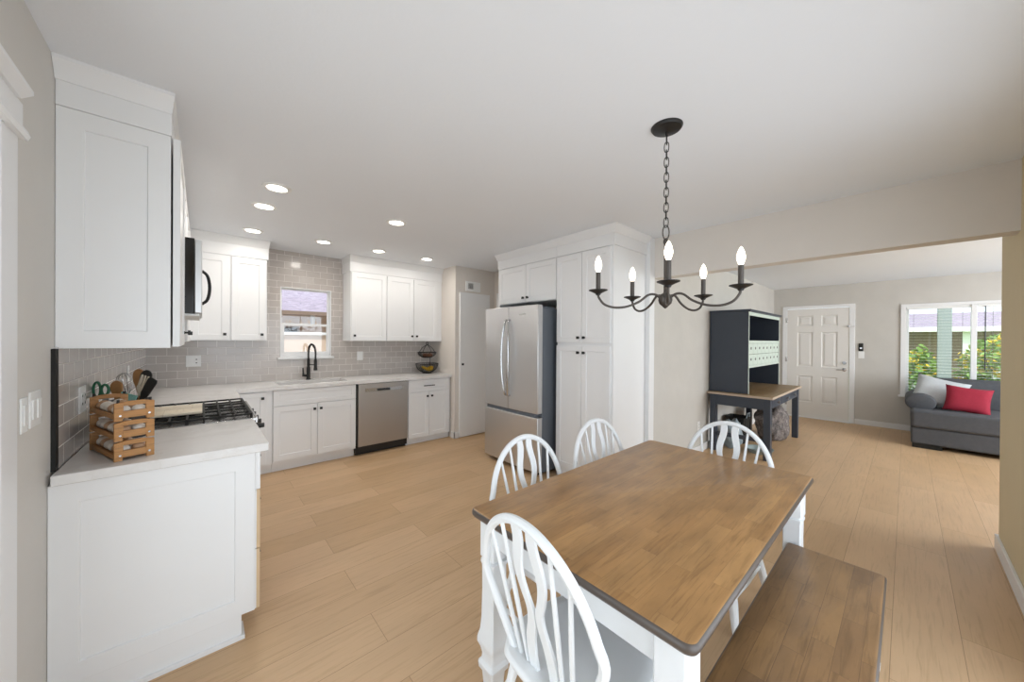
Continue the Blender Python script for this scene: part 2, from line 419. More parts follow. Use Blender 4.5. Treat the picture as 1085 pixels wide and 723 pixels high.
# frames of two unseen windows added for the fill lamps, near wall and living
wf = struct(MB().box(-.1, -.04, -.5, -.46, 0, 2.06).box(2.44, 2.5, -.5, -.46, 0, 2.06).box(1.17, 1.25, -.5, -.46, 0, 2.06).box(-.1, 2.5, -.5, -.46, 2.0, 2.06).box(-.1, 2.5, -.5, -.46, 0.02, .1), 'added_window_near', 'trim', bevel=.002)
wf = struct(MB().box(5, 5.05, -3.56, -3.52, .6, 2.3).box(7.55, 7.6, -3.56, -3.52, .6, 2.3).box(6.27, 6.33, -3.56, -3.52, .6, 2.3).box(5, 7.6, -3.56, -3.52, .6, .65).box(5, 7.6, -3.56, -3.52, 2.25, 2.3), 'added_window_living', 'trim', bevel=.002)

# ---- front door
fd = struct(MB(), 'door_1', 'door')
def paneldoor():
    mb = MB(); X = FX-.01
    cols = [(1.155, 1.38), (.818, 1.035)]; rows = [(.29, .78), (.955, 1.60), (1.71, 1.905)]
    holes = [(a, b, c, d) for a, b in cols for c, d in rows]
    wallbox(mb, 'x', X, X+.04, .667, 1.535, .02, 2.035, holes)
    for a, b, c, d in holes:
        fr = lambda i, x: [(x, a+i, c+i), (x, b-i, c+i), (x, b-i, d-i), (x, a+i, d-i)]
        mb.loft([fr(0, X), fr(.010, X+.012), fr(.022, X+.012), fr(.05, X+.003)], cap=False); k = len(mb.v)-4; mb.f.append([k, k+1, k+2, k+3]); mb.mi.append(0)
    return mb
m_ = paneldoor(); me = bpy.data.meshes.new('door_1'); me.from_pydata(m_.v, [], m_.f); me.materials.append(M['door']); bm = bmesh.new(); bm.from_mesh(me); bmesh.ops.recalc_face_normals(bm, faces=bm.faces); bm.to_mesh(me); bm.free(); fd.data = me
build(MB().lathe([(.03, 0), (.03, .008), (.012, .012), (.012, .035)], (FX-.012, .725, .93), R=Matrix.Rotation(-PI/2, 3, 'Y')).tube([(FX-.045, .725, .93), (FX-.05, .76, .93), (FX-.05, .83, .925)], .009), 'door_handle', 'chrome', fd)
build(MB().lathe([(.028, 0), (.028, .012), (.02, .02), (.0, .02)], (FX-.012, .725, 1.05), R=Matrix.Rotation(-PI/2, 3, 'Y')), 'deadbolt', 'chrome', fd)
build(MB().box(FX-.035, FX-.012, .60, .70, 1.69, 1.70).box(FX-.05, FX-.012, .655, .675, 1.68, 1.71), 'door_guard', 'chrome', fd, bevel=.002)
for z in (.25, 1.08, 1.83): build(MB().box(FX-.02, FX-.008, 1.53, 1.56, z-.045, z+.045), 'hinge', 'chrome', fd, bevel=.002)
build(MB().box(FX-.05, FX+.06, .63, 1.57, .0, .02), 'threshold', 'trim', fd, bevel=.003)
mb = MB(); X = FX-.018
mb.frame('x', X, FX+.02, .595, 1.605, -.05, 2.092, .068, .068, .04, .052)
struct(mb, 'trim_4', 'trim', bevel=.003)

# ---- living room window
w0, w1, a0, a1 = -1.85, .005, .60, 1.99
wl = struct(MB().frame('x', FX-.02, FX+.02, w0-.06, w1+.06, a0-.03, a1+.045, .06, .06, .03, .047), 'window_2', 'trim', bevel=.003)
build(MB().box(FX-.005, FX+.09, -.685, -.632, a0, a1), 'window_mullion', 'trim', wl, bevel=.003)
build(MB().frame('x', FX+.06, FX+.10, w0, w1, a0, a1, .03, .03, .04, .02), 'window_sash', 'trim', wl, bevel=.003)
build(MB().box(FX-.05, FX+.02, w0-.08, w1+.08, a0-.06, a0-.031), 'window_sill', 'trim', wl, bevel=.003)
build(MB().box(FX+.078, FX+.082, w0+.01, w1-.01, a0+.01, a1-.01), 'window_pane', 'glass', wl)
for y0, y1, lb in ((-.632, .003, 'wide white slatted blind in the left pane beside the front door side of the window'), (-1.84, -.687, 'white slatted blind with a black wand right of the window post')):
    b = thing('window_blind', lb, 'blind', (FX+.03, (y0+y1)/2, a1-.01))
    build(MB().box(FX+.008, FX+.052, y0+.004, y1-.004, a1-.045, a1-.002), 'headrail', 'white', b, bevel=.003)
    sl = MB(); z = a1-.07
    while z > a0+.06:
        sl.box(FX+.011, FX+.049, y0+.006, y1-.006, z-.0012, z)
        z -= .046
    build(sl, 'slats', 'white', b)
    build(MB().box(FX+.01, FX+.05, y0+.006, y1-.006, a0+.02, a0+.035), 'bottom_rail', 'white', b, bevel=.003)
    cs = MB()
    for q in (.12, .5, .88): cs.tube([(FX+.03, y0+(y1-y0)*q, a0+.03), (FX+.03, y0+(y1-y0)*q, a1-.04)], .0018, 5)
    build(cs, 'cords', 'grille', b)
    if y0 < -1: build(MB().tube([(FX+.0, -.757, a1-.03), (FX+.0, -.757, 1.03)], .006, 8), 'wand', 'black', b)

# ================================================================== CABINET HELPERS
def frame_mat(origin, u, n):
    u = Vector(u); n = Vector(n); z = Vector((0, 0, 1)); o = Vector(origin)
    return Matrix(((u.x, n.x, z.x, o.x), (u.y, n.y, z.y, o.y), (u.z, n.z, z.z, o.z), (0, 0, 0, 1)))
def shaker(parent, origin, u, n, w_, h, name='door', fr=.058, t=.02, rec=.007, mats='cab', gap=.0015, plain=False):
    """origin: lower corner on the carcass plane; door grows by t along n"""
    mb = MB(frame_mat(origin, u, n))
    if plain: mb.box(gap, w_-gap, 0, t, gap, h-gap)
    else:
        g = gap
        def R(i, y): return [(g+i, y, g+i), (w_-g-i, y, g+i), (w_-g-i, y, h-g-i), (g+i, y, h-g-i)]
        mb.loft([R(0, 0), R(0, t-.0015), R(.0015, t), R(fr, t), R(fr+.003, t-rec), R(fr+.004, t-rec)])
    return build(mb, name, mats, parent, angle=20)
def knob(parent, p, n, door=None, sz=.013):
    M_ = frame_mat(p, Vector((0, 0, 1)).cross(Vector(n)), n)
    mb = MB(M_).tube([(0, 0, 0), (0, .016, 0)], .005, 8).box(-sz, sz, .015, .026, -sz, sz).box(-.008, .008, 0, .003, -.008, .008)
    return build(mb, 'knob', 'black', door or parent, bevel=.001)
def crown(mb, poly_out, ax):  pass
def crown_y(x0, x1, yf, z0, z1, out=.05, ret_l=True, ret_r=True):
    """crown facing -Y along X with mitred returns to the wall side; yf face plane"""
    mb = MB(); xl, xr = x0, x1
    prof = [(0, z0), (.012, z0), (.016, z0+.012), (out*.55, z0+(z1-z0)*.55), (out, z1-.012), (out, z1), (0, z1)]
    ringL = [(xl-(d if ret_l else 0), yf-d, z) for d, z in prof]; ringR = [(xr+(d if ret_r else 0), yf-d, z) for d, z in prof]
    mb.loft([ringL, ringR]); return mb, prof

# ================================================================== LEFT RUN
# near upper cabinet (end panel faces the camera)
uy0, uy1 = 2.155, 2.715; uf = -.098
t = thing('wall_cabinet', 'white wall cabinet nearest the camera with its paneled end facing out, on the left wall', 'cabinet', (-.26, 2.49, 1.375))
build(MB().box(LX+.001, uf-.006, uy0+.021, uy1, 1.377, 2.40), 'body', 'cab', t, bevel=.001)
shaker(t, (LX+.001, uy0+.02, 1.374), (1, 0, 0), (0, -1, 0), uf-LX-.006, 2.305-1.374, 'end_panel', fr=.07, gap=.0)
d = shaker(t, (uf+.002, uy0+.004, 1.378), (0, 1, 0), (1, 0, 0), uy1-uy0-.006, .925, 'door', t=.024); knob(t, (uf+.026, 2.66, 1.447), (1, 0, 0), d)
build(MB().box(LX+.001, uf-.002, uy0-.004, uy1, 2.306, 2.41), 'frieze', 'cab', t, bevel=.002)
mb = MB()
for (xx, yy) in ((0, 0),): pass
prof = [(0, 2.40), (.006, 2.40), (.010, 2.412), (.03, 2.445), (.045, 2.462), (.045, C), (0, C)]
r1 = [(LX+.001, uy0-.004-d_, z) for d_, z in prof]; r2_ = [(uf-.002+d_*.25, uy0-.004-d_, z) for d_, z in prof]; r3 = [(uf-.002+d_*.25, uy1, z) for d_, z in prof]
mb.loft([r1, r2_, r3]); build(mb, 'crown', 'cab', t, angle=25)
# cabinet above microwave
t = thing('wall_cabinet', 'short white wall cabinet directly above the microwave', 'cabinet', (-.26, 3.1, 1.995))
build(MB().box(LX, uf, 2.717, 3.478, 1.995, 2.42), 'body', 'cab', t)
for a in (2.717, 3.098): shaker(t, (uf+.001, a, 2.0), (0, 1, 0), (1, 0, 0), .379, .345, 'door')
build(MB().box(LX+.001, uf-.002, 2.717, 3.478, 2.35, 2.445), 'frieze', 'cab', t)
build(MB().loft([[(uf-.002+d_*.25, 2.717, z) for d_, z in prof], [(uf-.002+d_*.25, 3.478, z) for d_, z in prof]]), 'crown', 'cab', t, angle=25)
# cabinet beyond microwave
t = thing('wall_cabinet', 'white wall cabinet on the left wall just beyond the microwave, seen edge on', 'cabinet', (-.26, 4.1, 1.39))
build(MB().box(LX, uf, 3.482, 4.655, 1.385, 2.42), 'body', 'cab', t)
d = shaker(t, (uf+.001, 3.484, 1.388), (0, 1, 0), (1, 0, 0), .45, .96, 'door'); knob(t, (uf+.021, 3.56, 1.452), (1, 0, 0), d)
shaker(t, (uf+.001, 3.936, 1.388), (0, 1, 0), (1, 0, 0), .45, .96, 'door')
build(MB().box(LX+.001, uf-.002, 3.482, 4.655, 2.35, 2.445), 'frieze', 'cab', t)
build(MB().loft([[(uf-.002+d_*.25, 3.482, z) for d_, z in prof], [(uf-.002+d_*.25, 4.62, z) for d_, z in prof]]), 'crown', 'cab', t, angle=25)
# microwave
t = thing('microwave', 'stainless over the range microwave with curved black handle on the left wall', 'microwave', (-.2, 3.1, 1.545))
build(MB().box(LX, -.032, 2.722, 3.474, 1.558, 1.992), 'body', 'darkglass', t, bevel=.002)
build(MB().box(-.031, .002, 2.724, 3.472, 1.562, 1.985), 'door', 'steel', t, bevel=.004)
hp = catmull([(0, 2.80, 1.62), (.026, 2.80, 1.65), (.036, 2.80, 1.72), (.026, 2.80, 1.79), (.0, 2.80, 1.82)], 6)
build(MB().tube(hp, .008, 8), 'handle', 'black', t)
build(MB().box(-.40, -.01, 2.74, 3.46, 1.545, 1.559), 'vent_grille', 'white', t, bevel=.003)
# near base cabinet
bf = .195; ny = 2.072
t = thing('base_cabinet', 'white base cabinet nearest the camera with a large framed end panel under the egg crates', 'cabinet', (-.1, 2.4, 0))
build(MB().box(LX+.001, bf-.002, ny+.021, 2.712, .11, .872), 'body', 'cab', t)
shaker(t, (LX+.001, ny+.02, .112), (1, 0, 0), (0, -1, 0), bf-LX-.001, .872-.112, 'end_panel', fr=.075, gap=0)
build(MB().box(LX+.001, .145, ny+.004, 2.712, 0, .112).prism([(LX+.001, ny-.008), (.157, ny-.008), (.157, ny+.1), (.145, ny+.1), (.145, ny+.004), (LX+.001, ny+.004)], 'z', 0, .02), 'toe_kick', 'cab', t, bevel=.001)
for a, b_, mm in ((.69, .872, 'cab'), (.405, .686, 'cab'), (.115, .401, 'cab')):
    mb = MB(frame_mat((bf, ny+.004, a), (0, 1, 0), (1, 0, 0))); w_, h = .63, b_-a
    mb.box(0, w_, 0, .006, 0, h)
    mb.box(0, w_, .006, .02, 0, h, mi=1)
    dd = build(mb, 'drawer', ['cab', 'cab' if a > .6 else 'beige_edge'], t, bevel=.001)
    build(MB().tube([(bf+.02, 2.33, (a+b_)/2), (bf+.045, 2.33, (a+b_)/2), (bf+.045, 2.47, (a+b_)/2), (bf+.02, 2.47, (a+b_)/2)], .005, 8), 'handle', 'black', dd)
# near countertop
build(MB().box(LX+.012, .245, 2.046, 2.712, .875, .914), 'countertop', 'quartz', None, loc=(-.09, 2.4, .875), bevel=.003,
      label='white quartz countertop slab under the egg crates, on the near side of the range', cat='countertop')
# range
ry0, ry1 = 2.716, 3.476
t = thing('gas_range', 'gas range with black grates and a black knob panel between the countertops', 'range', (-.08, 3.1, 0))
build(MB().box(LX+.012, .22, ry0, ry1, .02, .90), 'body', 'steel', t, bevel=.003)
build(MB().box(LX+.02, .262, ry0+.002, ry1-.002, .90, .918).box(.255, .268, ry0+.002, ry1-.002, .885, .921), 'cooktop', 'chrome', t, bevel=.003)
build(MB().box(.222, .25, ry0+.005, ry1-.005, .20, .79), 'oven_door', 'steel', t, bevel=.004)
build(MB().box(.250, .253, ry0+.12, ry1-.12, .35, .68), 'oven_window', 'darkglass', t)
build(MB().tube([(.252, ry0+.06, .745), (.30, ry0+.06, .745), (.305, ry0+.12, .745), (.305, ry1-.12, .745), (.30, ry1-.06, .745), (.252, ry1-.06, .745)], .011, 10), 'oven_handle', 'chrome', t)
build(MB().box(.222, .258, ry0+.003, ry1-.003, .80, .898), 'control_panel', 'black', t, bevel=.004)
for k in range(5):
    y = ry0+.07+k*.155
    build(MB().lathe([(.024, 0), (.024, .012), (.017, .02), (.015, .05), (0, .05)], (.258, y, .852), seg=16, R=Matrix.Rotation(PI/2, 3, 'Y')), 'control_knob', 'black', t)
for k in range(3):      # three cast-iron grates
    ya = ry0+.012+k*.246; yb = ya+.243; mb = MB(); zt = .948; h_ = .010
    X0, X1 = LX+.06, .235
    for y in (ya+.006, yb-.006): mb.box(X0, X1, y-.006, y+.006, zt-h_, zt)
    for x in (X0, X1): mb.box(x-.006, x+.006, ya, yb, zt-h_, zt)
    for q in range(1, 8):
        x = X0+(X1-X0)*q/8; mb.box(x-.005, x+.005, ya, yb, zt-h_, zt)
    mb.box(X0, X1, (ya+yb)/2-.005, (ya+yb)/2+.005, zt-h_-.004, zt-.004)
    for x in (X0, (X0+X1)/2, X1):
        for y in (ya+.006, yb-.006): mb.box(x-.007, x+.007, y-.006, y+.006, .917, zt-.005)
    build(mb, 'grate', 'blackmatt', t, bevel=.001)
for x, y in ((-.22, 2.88), (.08, 2.88), (-.22, 3.31), (.08, 3.31), (-.07, 3.095)):
    build(MB().lathe([(.045, .917), (.045, .925), (.034, .932), (.0, .932)], (x, y, 0)), 'burner', 'blackmatt', t)
build(MB().box(-.345, .005, 2.90, 3.25, .949, .963), 'cutting_board', 'palewood', None, loc=(-.17, 3.07, .949), bevel=.003,
      label='pale wooden board lying across the grates of the gas range', cat='cutting board')
# hidden base cabinet after range
t = thing('base_cabinet', 'white base cabinet between the range and the inside corner of the counter', 'cabinet', (-.1, 3.8, 0))
build(MB().box(LX+.001, .195, 3.48, 4.388, .11, .872).box(LX+.001, .145, 3.48, 4.388, 0, .11), 'body', 'cab', t)
shaker(t, (.195, 3.482, .115), (0, 1, 0), (1, 0, 0), .45, .755, 'door'); shaker(t, (.195, 3.934, .115), (0, 1, 0), (1, 0, 0), .41, .755, 'door')

# ================================================================== BACK RUN
fy = 4.39
t = thing('base_cabinet', 'narrow white corner base cabinet with one black square knob, left of the sink cabinet', 'cabinet', (.35, 4.7, 0))
build(MB().box(LX+.001, .555, fy, 4.985, .10, .872).box(LX+.001, .555, fy+.06, 4.985, 0, .10), 'body', 'cab', t)
d = shaker(t, (.222, fy, .115), (1, 0, 0), (0, -1, 0), .28, .75, 'door', fr=.05); knob(t, (.468, fy-.02, .802), (0, -1, 0), d)
t = thing('base_cabinet', 'white sink base cabinet with two doors under the faucet', 'cabinet', (.97, 4.7, 0))
build(MB().box(.557, 1.387, fy, 4.42, .10, .872).box(.557, .58, 4.42, 4.95, .10, .872).box(1.365, 1.387, 4.42, 4.95, .10, .872).box(.557, 1.387, 4.95, 4.985, .1, .65).box(.58, 1.365, 4.42, 4.95, .10, .13).box(.557, 1.387, fy+.06, 4.985, 0, .0998), 'body', 'cab', t)
shaker(t, (.560, fy, .703), (1, 0, 0), (0, -1, 0), .825, .168, 'false_drawer_front', fr=.045)
d = shaker(t, (.560, fy, .125), (1, 0, 0), (0, -1, 0), .412, .575, 'door'); knob(t, (.942, fy-.02, .640), (0, -1, 0), d)
d = shaker(t, (.973, fy, .125), (1, 0, 0), (0, -1, 0), .412, .575, 'door'); knob(t, (1.006, fy-.02, .640), (0, -1, 0), d)
# dishwasher
t = thing('dishwasher', 'stainless steel dishwasher with a recessed handle strip between the white base cabinets', 'dishwasher', (1.72, 4.7, 0))
build(MB().box(1.393, 2.045, fy+.01, 4.985, .03, .872), 'body', 'black', t)
mb = MB()
X0, X1, yf, yb_ = 1.41, 2.035, fy-.03, fy+.009
wallbox(mb, 'y', yf, yb_, X0, X1, .115, .868, [(1.49, 1.975, .768, .812)])
mb.box(1.49, 1.975, yf+.022, yb_, .768, .812)
build(mb, 'door', 'dwsteel', t)
build(MB().box(1.645, 1.80, yf-.002, yf+.014, .775, .797), 'handle', 'black', t, bevel=.003)
build(MB().box(1.49, 1.975, yf+.018, yf+.0225, .768, .812), 'handle_recess', 'chrome', t)
build(MB().box(1.40, 2.035, fy+.05, fy+.07, 0, .112), 'toe_kick', 'black', t)
# drawer base
t = thing('base_cabinet', 'white base cabinet with one wide drawer and two doors, right of the dishwasher', 'cabinet', (2.37, 4.7, 0))
build(MB().box(2.047, 2.695, fy, 4.985, .08, .872).box(2.047, 2.695, fy+.04, 4.985, 0, .10), 'body', 'cab', t)
dd = shaker(t, (2.052, fy, .705), (1, 0, 0), (0, -1, 0), .61, .163, 'drawer', fr=.042)
build(MB().box(2.265, 2.43, fy-.045, fy-.037, .778, .79).box(2.28, 2.29, fy-.038, fy-.02, .779, .789).box(2.405, 2.415, fy-.038, fy-.02, .779, .789), 'handle', 'black', dd, bevel=.001)
d = shaker(t, (2.052, fy, .09), (1, 0, 0), (0, -1, 0), .304, .612, 'door', fr=.052); knob(t, (2.323, fy-.02, .640), (0, -1, 0), d)
d = shaker(t, (2.358, fy, .09), (1, 0, 0), (0, -1, 0), .304, .612, 'door', fr=.052); knob(t, (2.391, fy-.02, .640), (0, -1, 0), d)
# L shaped countertop with sink cutout
mb = MB(); sx0, sx1, sy0, sy1 = .62, 1.33, 4.475, 4.83
mb.box(LX+.012, .25, 3.48, 4.352, .875, .914)
for a, b_, c, d_ in ((LX+.012, sx0, 4.352, 4.988), (sx1, 2.708, 4.352, 4.988), (sx0, sx1, 4.352, sy0), (sx0, sx1, sy1, 4.988)): mb.box(a, b_, c, d_, .875, .914)
build(mb, 'countertop', 'quartz', None, loc=(1, 4.7, .875), label='long white quartz countertop with the sink, running along the tiled back wall', cat='countertop')
# sink
mb = MB(); R = lambda i, z: [(sx0-.01+i, sy0-.01+i, z), (sx1+.01-i, sy0-.01+i, z), (sx1+.01-i, sy1+.01-i, z), (sx0-.01+i, sy1+.01-i, z)]
mb.loft([R(0, .874), R(.012, .874), R(.014, .68), R(.03, .665), R(.3, .665)][0:4] + [R(.17, .663)])
build(mb, 'sink', 'sinksteel', None, loc=(.97, 4.65, .665), label='stainless steel undermount sink set into the back countertop below the window', cat='sink')
# faucet
t = thing('kitchen_faucet', 'black high arc pull down faucet behind the sink in front of the window', 'faucet', (.985, 4.885, .914))
fx_, fy_ = .985, 4.885
build(MB().lathe([(.027, .914), (.027, .92), (.021, .93), (.021, 1.06), (.016, 1.07), (.0135, 1.16), (.0125, 1.17)], (fx_, fy_, 0)), 'body', 'black', t)
dx, dy = .06, -.075
arc = [(fx_, fy_, 1.16), (fx_, fy_, 1.26), (fx_+dx*.12, fy_+dy*.12, 1.315), (fx_+dx*.42, fy_+dy*.42, 1.345), (fx_+dx*.78, fy_+dy*.78, 1.325), (fx_+dx, fy_+dy, 1.27), (fx_+dx*1.02, fy_+dy*1.02, 1.16)]
cp = catmull(arc, 6)
build(MB().tube(cp, .0075, 10), 'spout', 'black', t)
co = []
for i in range(len(cp)*10-10):
    q = i/10; a, b_ = cp[int(q)], cp[min(int(q)+1, len(cp)-1)]; p = a.lerp(b_, q-int(q)); tn = (b_-a).normalized() if (b_-a).length > 0 else Vector((0, 0, -1))
    s_ = Vector((dy, -dx, 0)).normalized(); n_ = tn.cross(s_); th = i*.9
    co.append(p+s_*math.cos(th)*.012+n_*math.sin(th)*.012)
build(MB().tube(co, .0022, 5), 'spring', 'black', t)
build(MB().lathe([(.012, 1.17), (.017, 1.15), (.018, 1.06), (.021, 1.05), (.021, 1.03), (.012, 1.028)], (fx_+dx*1.02, fy_+dy*1.02, 0)), 'spray_head', 'black', t)
build(MB().tube([(fx_, fy_, 1.095), (fx_+dx, fy_+dy, 1.095)], .006, 8), 'holder_arm', 'black', t)
build(MB().tube([(fx_, fy_, .965), (fx_-.055, fy_-.01, .965)], .014, 10).tube([(fx_-.055, fy_-.01, .955), (fx_-.06, fy_-.01, 1.06)], [.012, .007], 8), 'lever', 'black', t)
# back uppers
uyf = 4.66
def topmould(t, xa, xb, retl, retr):
    build(MB().box(xa-(.012 if retl else 0), xb+(.012 if retr else 0), uyf-.012, 4.985, 2.275, 2.42), 'frieze', 'cab', t, bevel=.001)
    pf = [(0, 2.395), (.008, 2.395), (.012, 2.405), (.035, 2.445), (.045, 2.462), (.045, C), (0, C)]
    d2 = .25
    a = [(xa-.012-(d_*d2 if retl else 0), 4.985, z) for d_, z in pf]; b1 = [(xa-.012*retl-(d_*d2 if retl else 0), uyf-.012-d_, z) for d_, z in pf]
    c = [(xb+.012*retr+(d_*d2 if retr else 0), uyf-.012-d_, z) for d_, z in pf]; e = [(xb+.012+(d_*d2 if retr else 0), 4.985, z) for d_, z in pf]
    rings = ([a] if retl else []) + [b1, c] + ([e] if retr else [])
    build(MB().loft(rings), 'crown', 'cab', t, angle=25)
t = thing('wall_cabinet', 'white two door wall cabinet in the corner left of the kitchen window', 'cabinet', (.1, 4.8, 1.39))
build(MB().box(LX, .535, uyf, 4.985, 1.39, 2.3), 'body', 'cab', t, bevel=.001)
d = shaker(t, (-.085, uyf, 1.395), (1, 0, 0), (0, -1, 0), .298, .868, 'door'); knob(t, (.177, uyf-.02, 1.457), (0, -1, 0), d)
d = shaker(t, (.228, uyf, 1.395), (1, 0, 0), (0, -1, 0), .298, .868, 'door'); knob(t, (.489, uyf-.02, 1.457), (0, -1, 0), d)
topmould(t, -.09, .535, 0, 1)
t = thing('wall_cabinet', 'wide white three door wall cabinet right of the kitchen window', 'cabinet', (2.05, 4.8, 1.39))
build(MB().box(1.405, 2.708, uyf, 4.985, 1.39, 2.3), 'body', 'cab', t, bevel=.001)
for a, w_, kx in ((1.412, .448, 1.447), (1.866, .382, 2.222), (2.250, .382, 2.294)):
    d = shaker(t, (a, uyf, 1.395), (1, 0, 0), (0, -1, 0), w_, .868, 'door'); knob(t, (kx, uyf-.02, 1.459), (0, -1, 0), d)
topmould(t, 1.405, 2.708, 1, 0)

# ---- outlets and switches
def plate(name, label, cat, c, u, n, w_=.07, h=.115, kind='rocker', group=None):
    m_ = frame_mat(c, u, n); t = thing(name, label, cat, c, group)
    build(MB(m_).box(-w_/2, w_/2, 0, .005, -h/2, h/2), 'cover_plate', 'white', t, bevel=.0015)
    g = max(1, round(w_/.06)); 
    for k in range(g):
        cx = (k-(g-1)/2)*.046
        if kind == 'outlet' or (kind == 'both' and k == 1):
            b = build(MB(m_).box(cx-.016, cx+.016, .005, .0075, -.032, .032), 'socket', 'white', t, bevel=.001)
            for z in (-.018, .018): build(MB(m_).box(cx-.006, cx+.006, .0074, .008, z-.006, z+.004), 'slot', 'blackmatt', b)
        else: build(MB(m_).box(cx-.016, cx+.016, .005, .0085, -.032, .032), 'rocker', 'white', t, bevel=.001)
plate('wall_outlet', 'white double cover plate on the back wall tile under the corner cabinet', 'outlet', (-.063, 4.990, 1.172), (1, 0, 0), (0, -1, 0), .118, .118, 'both')
plate('wall_outlet', 'small white cover plate on the back wall tile right of the window', 'outlet', (1.631, 4.990, 1.185), (1, 0, 0), (0, -1, 0), .078, .12, 'rocker')
plate('wall_outlet', 'white cover plate on the left wall tile above the egg crates', 'outlet', (LX+.010, 2.50, 1.135), (0, -1, 0), (1, 0, 0), .11, .118, 'outlet')
plate('wall_outlet', 'white cover plate on the left wall tile beyond the range near the corner', 'outlet', (LX+.010, 3.84, 1.15), (0, -1, 0), (1, 0, 0), .075, .118, 'outlet')
plate('light_switch', 'white switch plate on the painted left wall nearest the tile edge', 'switch', (LX, 1.937, 1.178), (0, -1, 0), (1, 0, 0), .10, .118)
plate('light_switch', 'narrow white switch plate on the painted left wall beside the door casing', 'switch', (LX, 1.838, 1.172), (0, -1, 0), (1, 0, 0), .05, .11)
plate('light_switch', 'white switch plate right of the front door below the black remote', 'switch', (FX, .515, 1.20), (0, 1, 0), (-1, 0, 0), .075, .118)
plate('wall_outlet', 'white outlet low on the textured wall left of the navy desk', 'outlet', (4.735, WY, .34), (1, 0, 0), (0, -1, 0), .07, .115, 'outlet')
t = thing('door_remote', 'small black oval remote on the wall above the switch by the front door', 'remote', (FX, .52, 1.33))
build(MB().box(FX-.022, FX, .49, .55, 1.265, 1.40), 'remote_body', 'black', t, bevel=.012, segs=3)
build(MB().box(FX-.026, FX-.021, .505, .535, 1.30, 1.33), 'button', 'chrome', t, bevel=.002)

# ---- fruit basket
t = thing('fruit_basket', 'two tier black wire fruit basket on the back counter at its right end', 'basket', (2.54, 4.72, .914))
def bowl(cx, cy, z0, z1, r0, r1):
    mb = MB()
    def rr(f): return r0+(r1-r0)*math.sin(f*PI/2)
    for k in range(12):
        f = k/11; mb.tube([(cx+rr(f)*math.cos(a), cy+rr(f)*math.sin(a), z0+(z1-z0)*f**1.4) for a in [2*PI*j/28 for j in range(28)]], .0022 if k < 11 else .0045, 5, closed=True)
    for j in range(28):
        a = 2*PI*j/28; mb.tube([(cx+rr(f)*math.cos(a), cy+rr(f)*math.sin(a), z0+(z1-z0)*f**1.4) for f in [0, .25, .5, .75, 1]], .0015, 4)
    mb.lathe([(0, z0-.002), (r0, z0-.002), (r0, z0+.001), (0, z0+.001)], (cx, cy, 0), 20)
    return mb
bx_, by_ = 2.52, 4.75
build(bowl(bx_, by_, .93, 1.055, .07, .165), 'lower_bowl', 'black', t)
build(bowl(bx_, by_, 1.145, 1.225, .05, .135), 'upper_bowl', 'black', t)
build(MB().tube([(bx_+.10, by_+.09, .93), (bx_+.105, by_+.10, 1.05), (bx_+.10, by_+.09, 1.16), (bx_+.08, by_+.07, 1.22)], .005, 6), 'post', 'black', t)
hm = MB()
for s_ in (-1, 1): hm.tube(catmull([(bx_+s_*.13, by_, 1.225), (bx_+s_*.08, by_, 1.29), (bx_+s_*.02, by_, 1.33), (bx_, by_, 1.335)], 5), .004, 6)
for s_ in (-1, 1): hm.tube(catmull([(bx_, by_+s_*.13, 1.225), (bx_, by_+s_*.08, 1.29), (bx_, by_+s_*.02, 1.33), (bx_, by_, 1.335)], 5), .004, 6)
hm.tube([(bx_+.018*math.cos(a), by_, 1.355+.02*math.sin(a)) for a in [2*PI*k/12 for k in range(12)]], .004, 6, closed=True)
build(hm, 'hanger', 'black', t)
fm = MB().lathe([(.07, .914), (.07, .92), (.062, .932), (.0, .932)], (bx_, by_, 0)); build(fm, 'foot', 'black', t)
for k in range(3):
    pts = catmull([(bx_-.09, by_-.07+k*.03, 1.02), (bx_-.04, by_-.075+k*.035, .975+k*.006), (bx_+.03, by_-.07+k*.035, .97+k*.008), (bx_+.085, by_-.03+k*.025, 1.01)], 5)
    n_ = len(pts); rr = [.006 if i in (0, n_-1) else .010+.009*math.sin(PI*i/(n_-1))**.6 for i in range(n_)]
    build(MB().tube(pts, rr, 8), 'banana', ['banana'], None, loc=(bx_, by_-.05+k*.03, .965), label='yellow banana lying in the lower bowl of the wire fruit basket', cat='fruit', group='bananas in the lower basket')
for k, (dx, dy) in enumerate(((-.055, -.03), (.0, -.05), (.05, -.02), (-.01, .03))):
    build(MB().ball((bx_+dx, by_+dy, 1.178), (.032, .032, .028)).tube([(bx_+dx, by_+dy, 1.2), (bx_+dx+.003, by_+dy, 1.216)], [.005, .002], 6), 'onion', 'onion', None, loc=(bx_+dx, by_+dy, 1.15), label='brown onion in the upper bowl of the wire fruit basket', cat='vegetable', group='onions in the upper basket')

# ---- closet slab door and vent on jog wall, alcove door
d3 = struct(MB().box(2.775, 3.31, 4.25, 4.279, .012, 2.10), 'door_3', 'cab', bevel=.002)
knob(d3, (2.812, 4.25, 1.062), (0, -1, 0), sz=.015)
t = thing('wall_vent', 'white rectangular air vent on the wall above the slab door', 'vent', (3.01, 4.28, 2.2))
build(MB().box(2.878, 3.145, 4.268, 4.279, 2.13, 2.275), 'cover_plate', 'white', t, bevel=.003)
mb = MB().box(2.925, 3.005, 4.262, 4.27, 2.165, 2.245); build(mb, 'grille', 'grille', t)
mb = MB()
for k in range(6): mb.box(2.925, 3.005, 4.258, 4.263, 2.17+k*.013, 2.174+k*.013)
build(mb, 'louvre', 'white', t)
ad_ = struct(MB().box(3.400, 3.421, 3.46, 4.20, 0, 2.13), 'trim_5', 'trim', bevel=.003)
d4 = struct(MB().box(3.392, 3.40, 3.50, 4.13, 0.01, 2.06), 'door_4', 'door', bevel=.002)

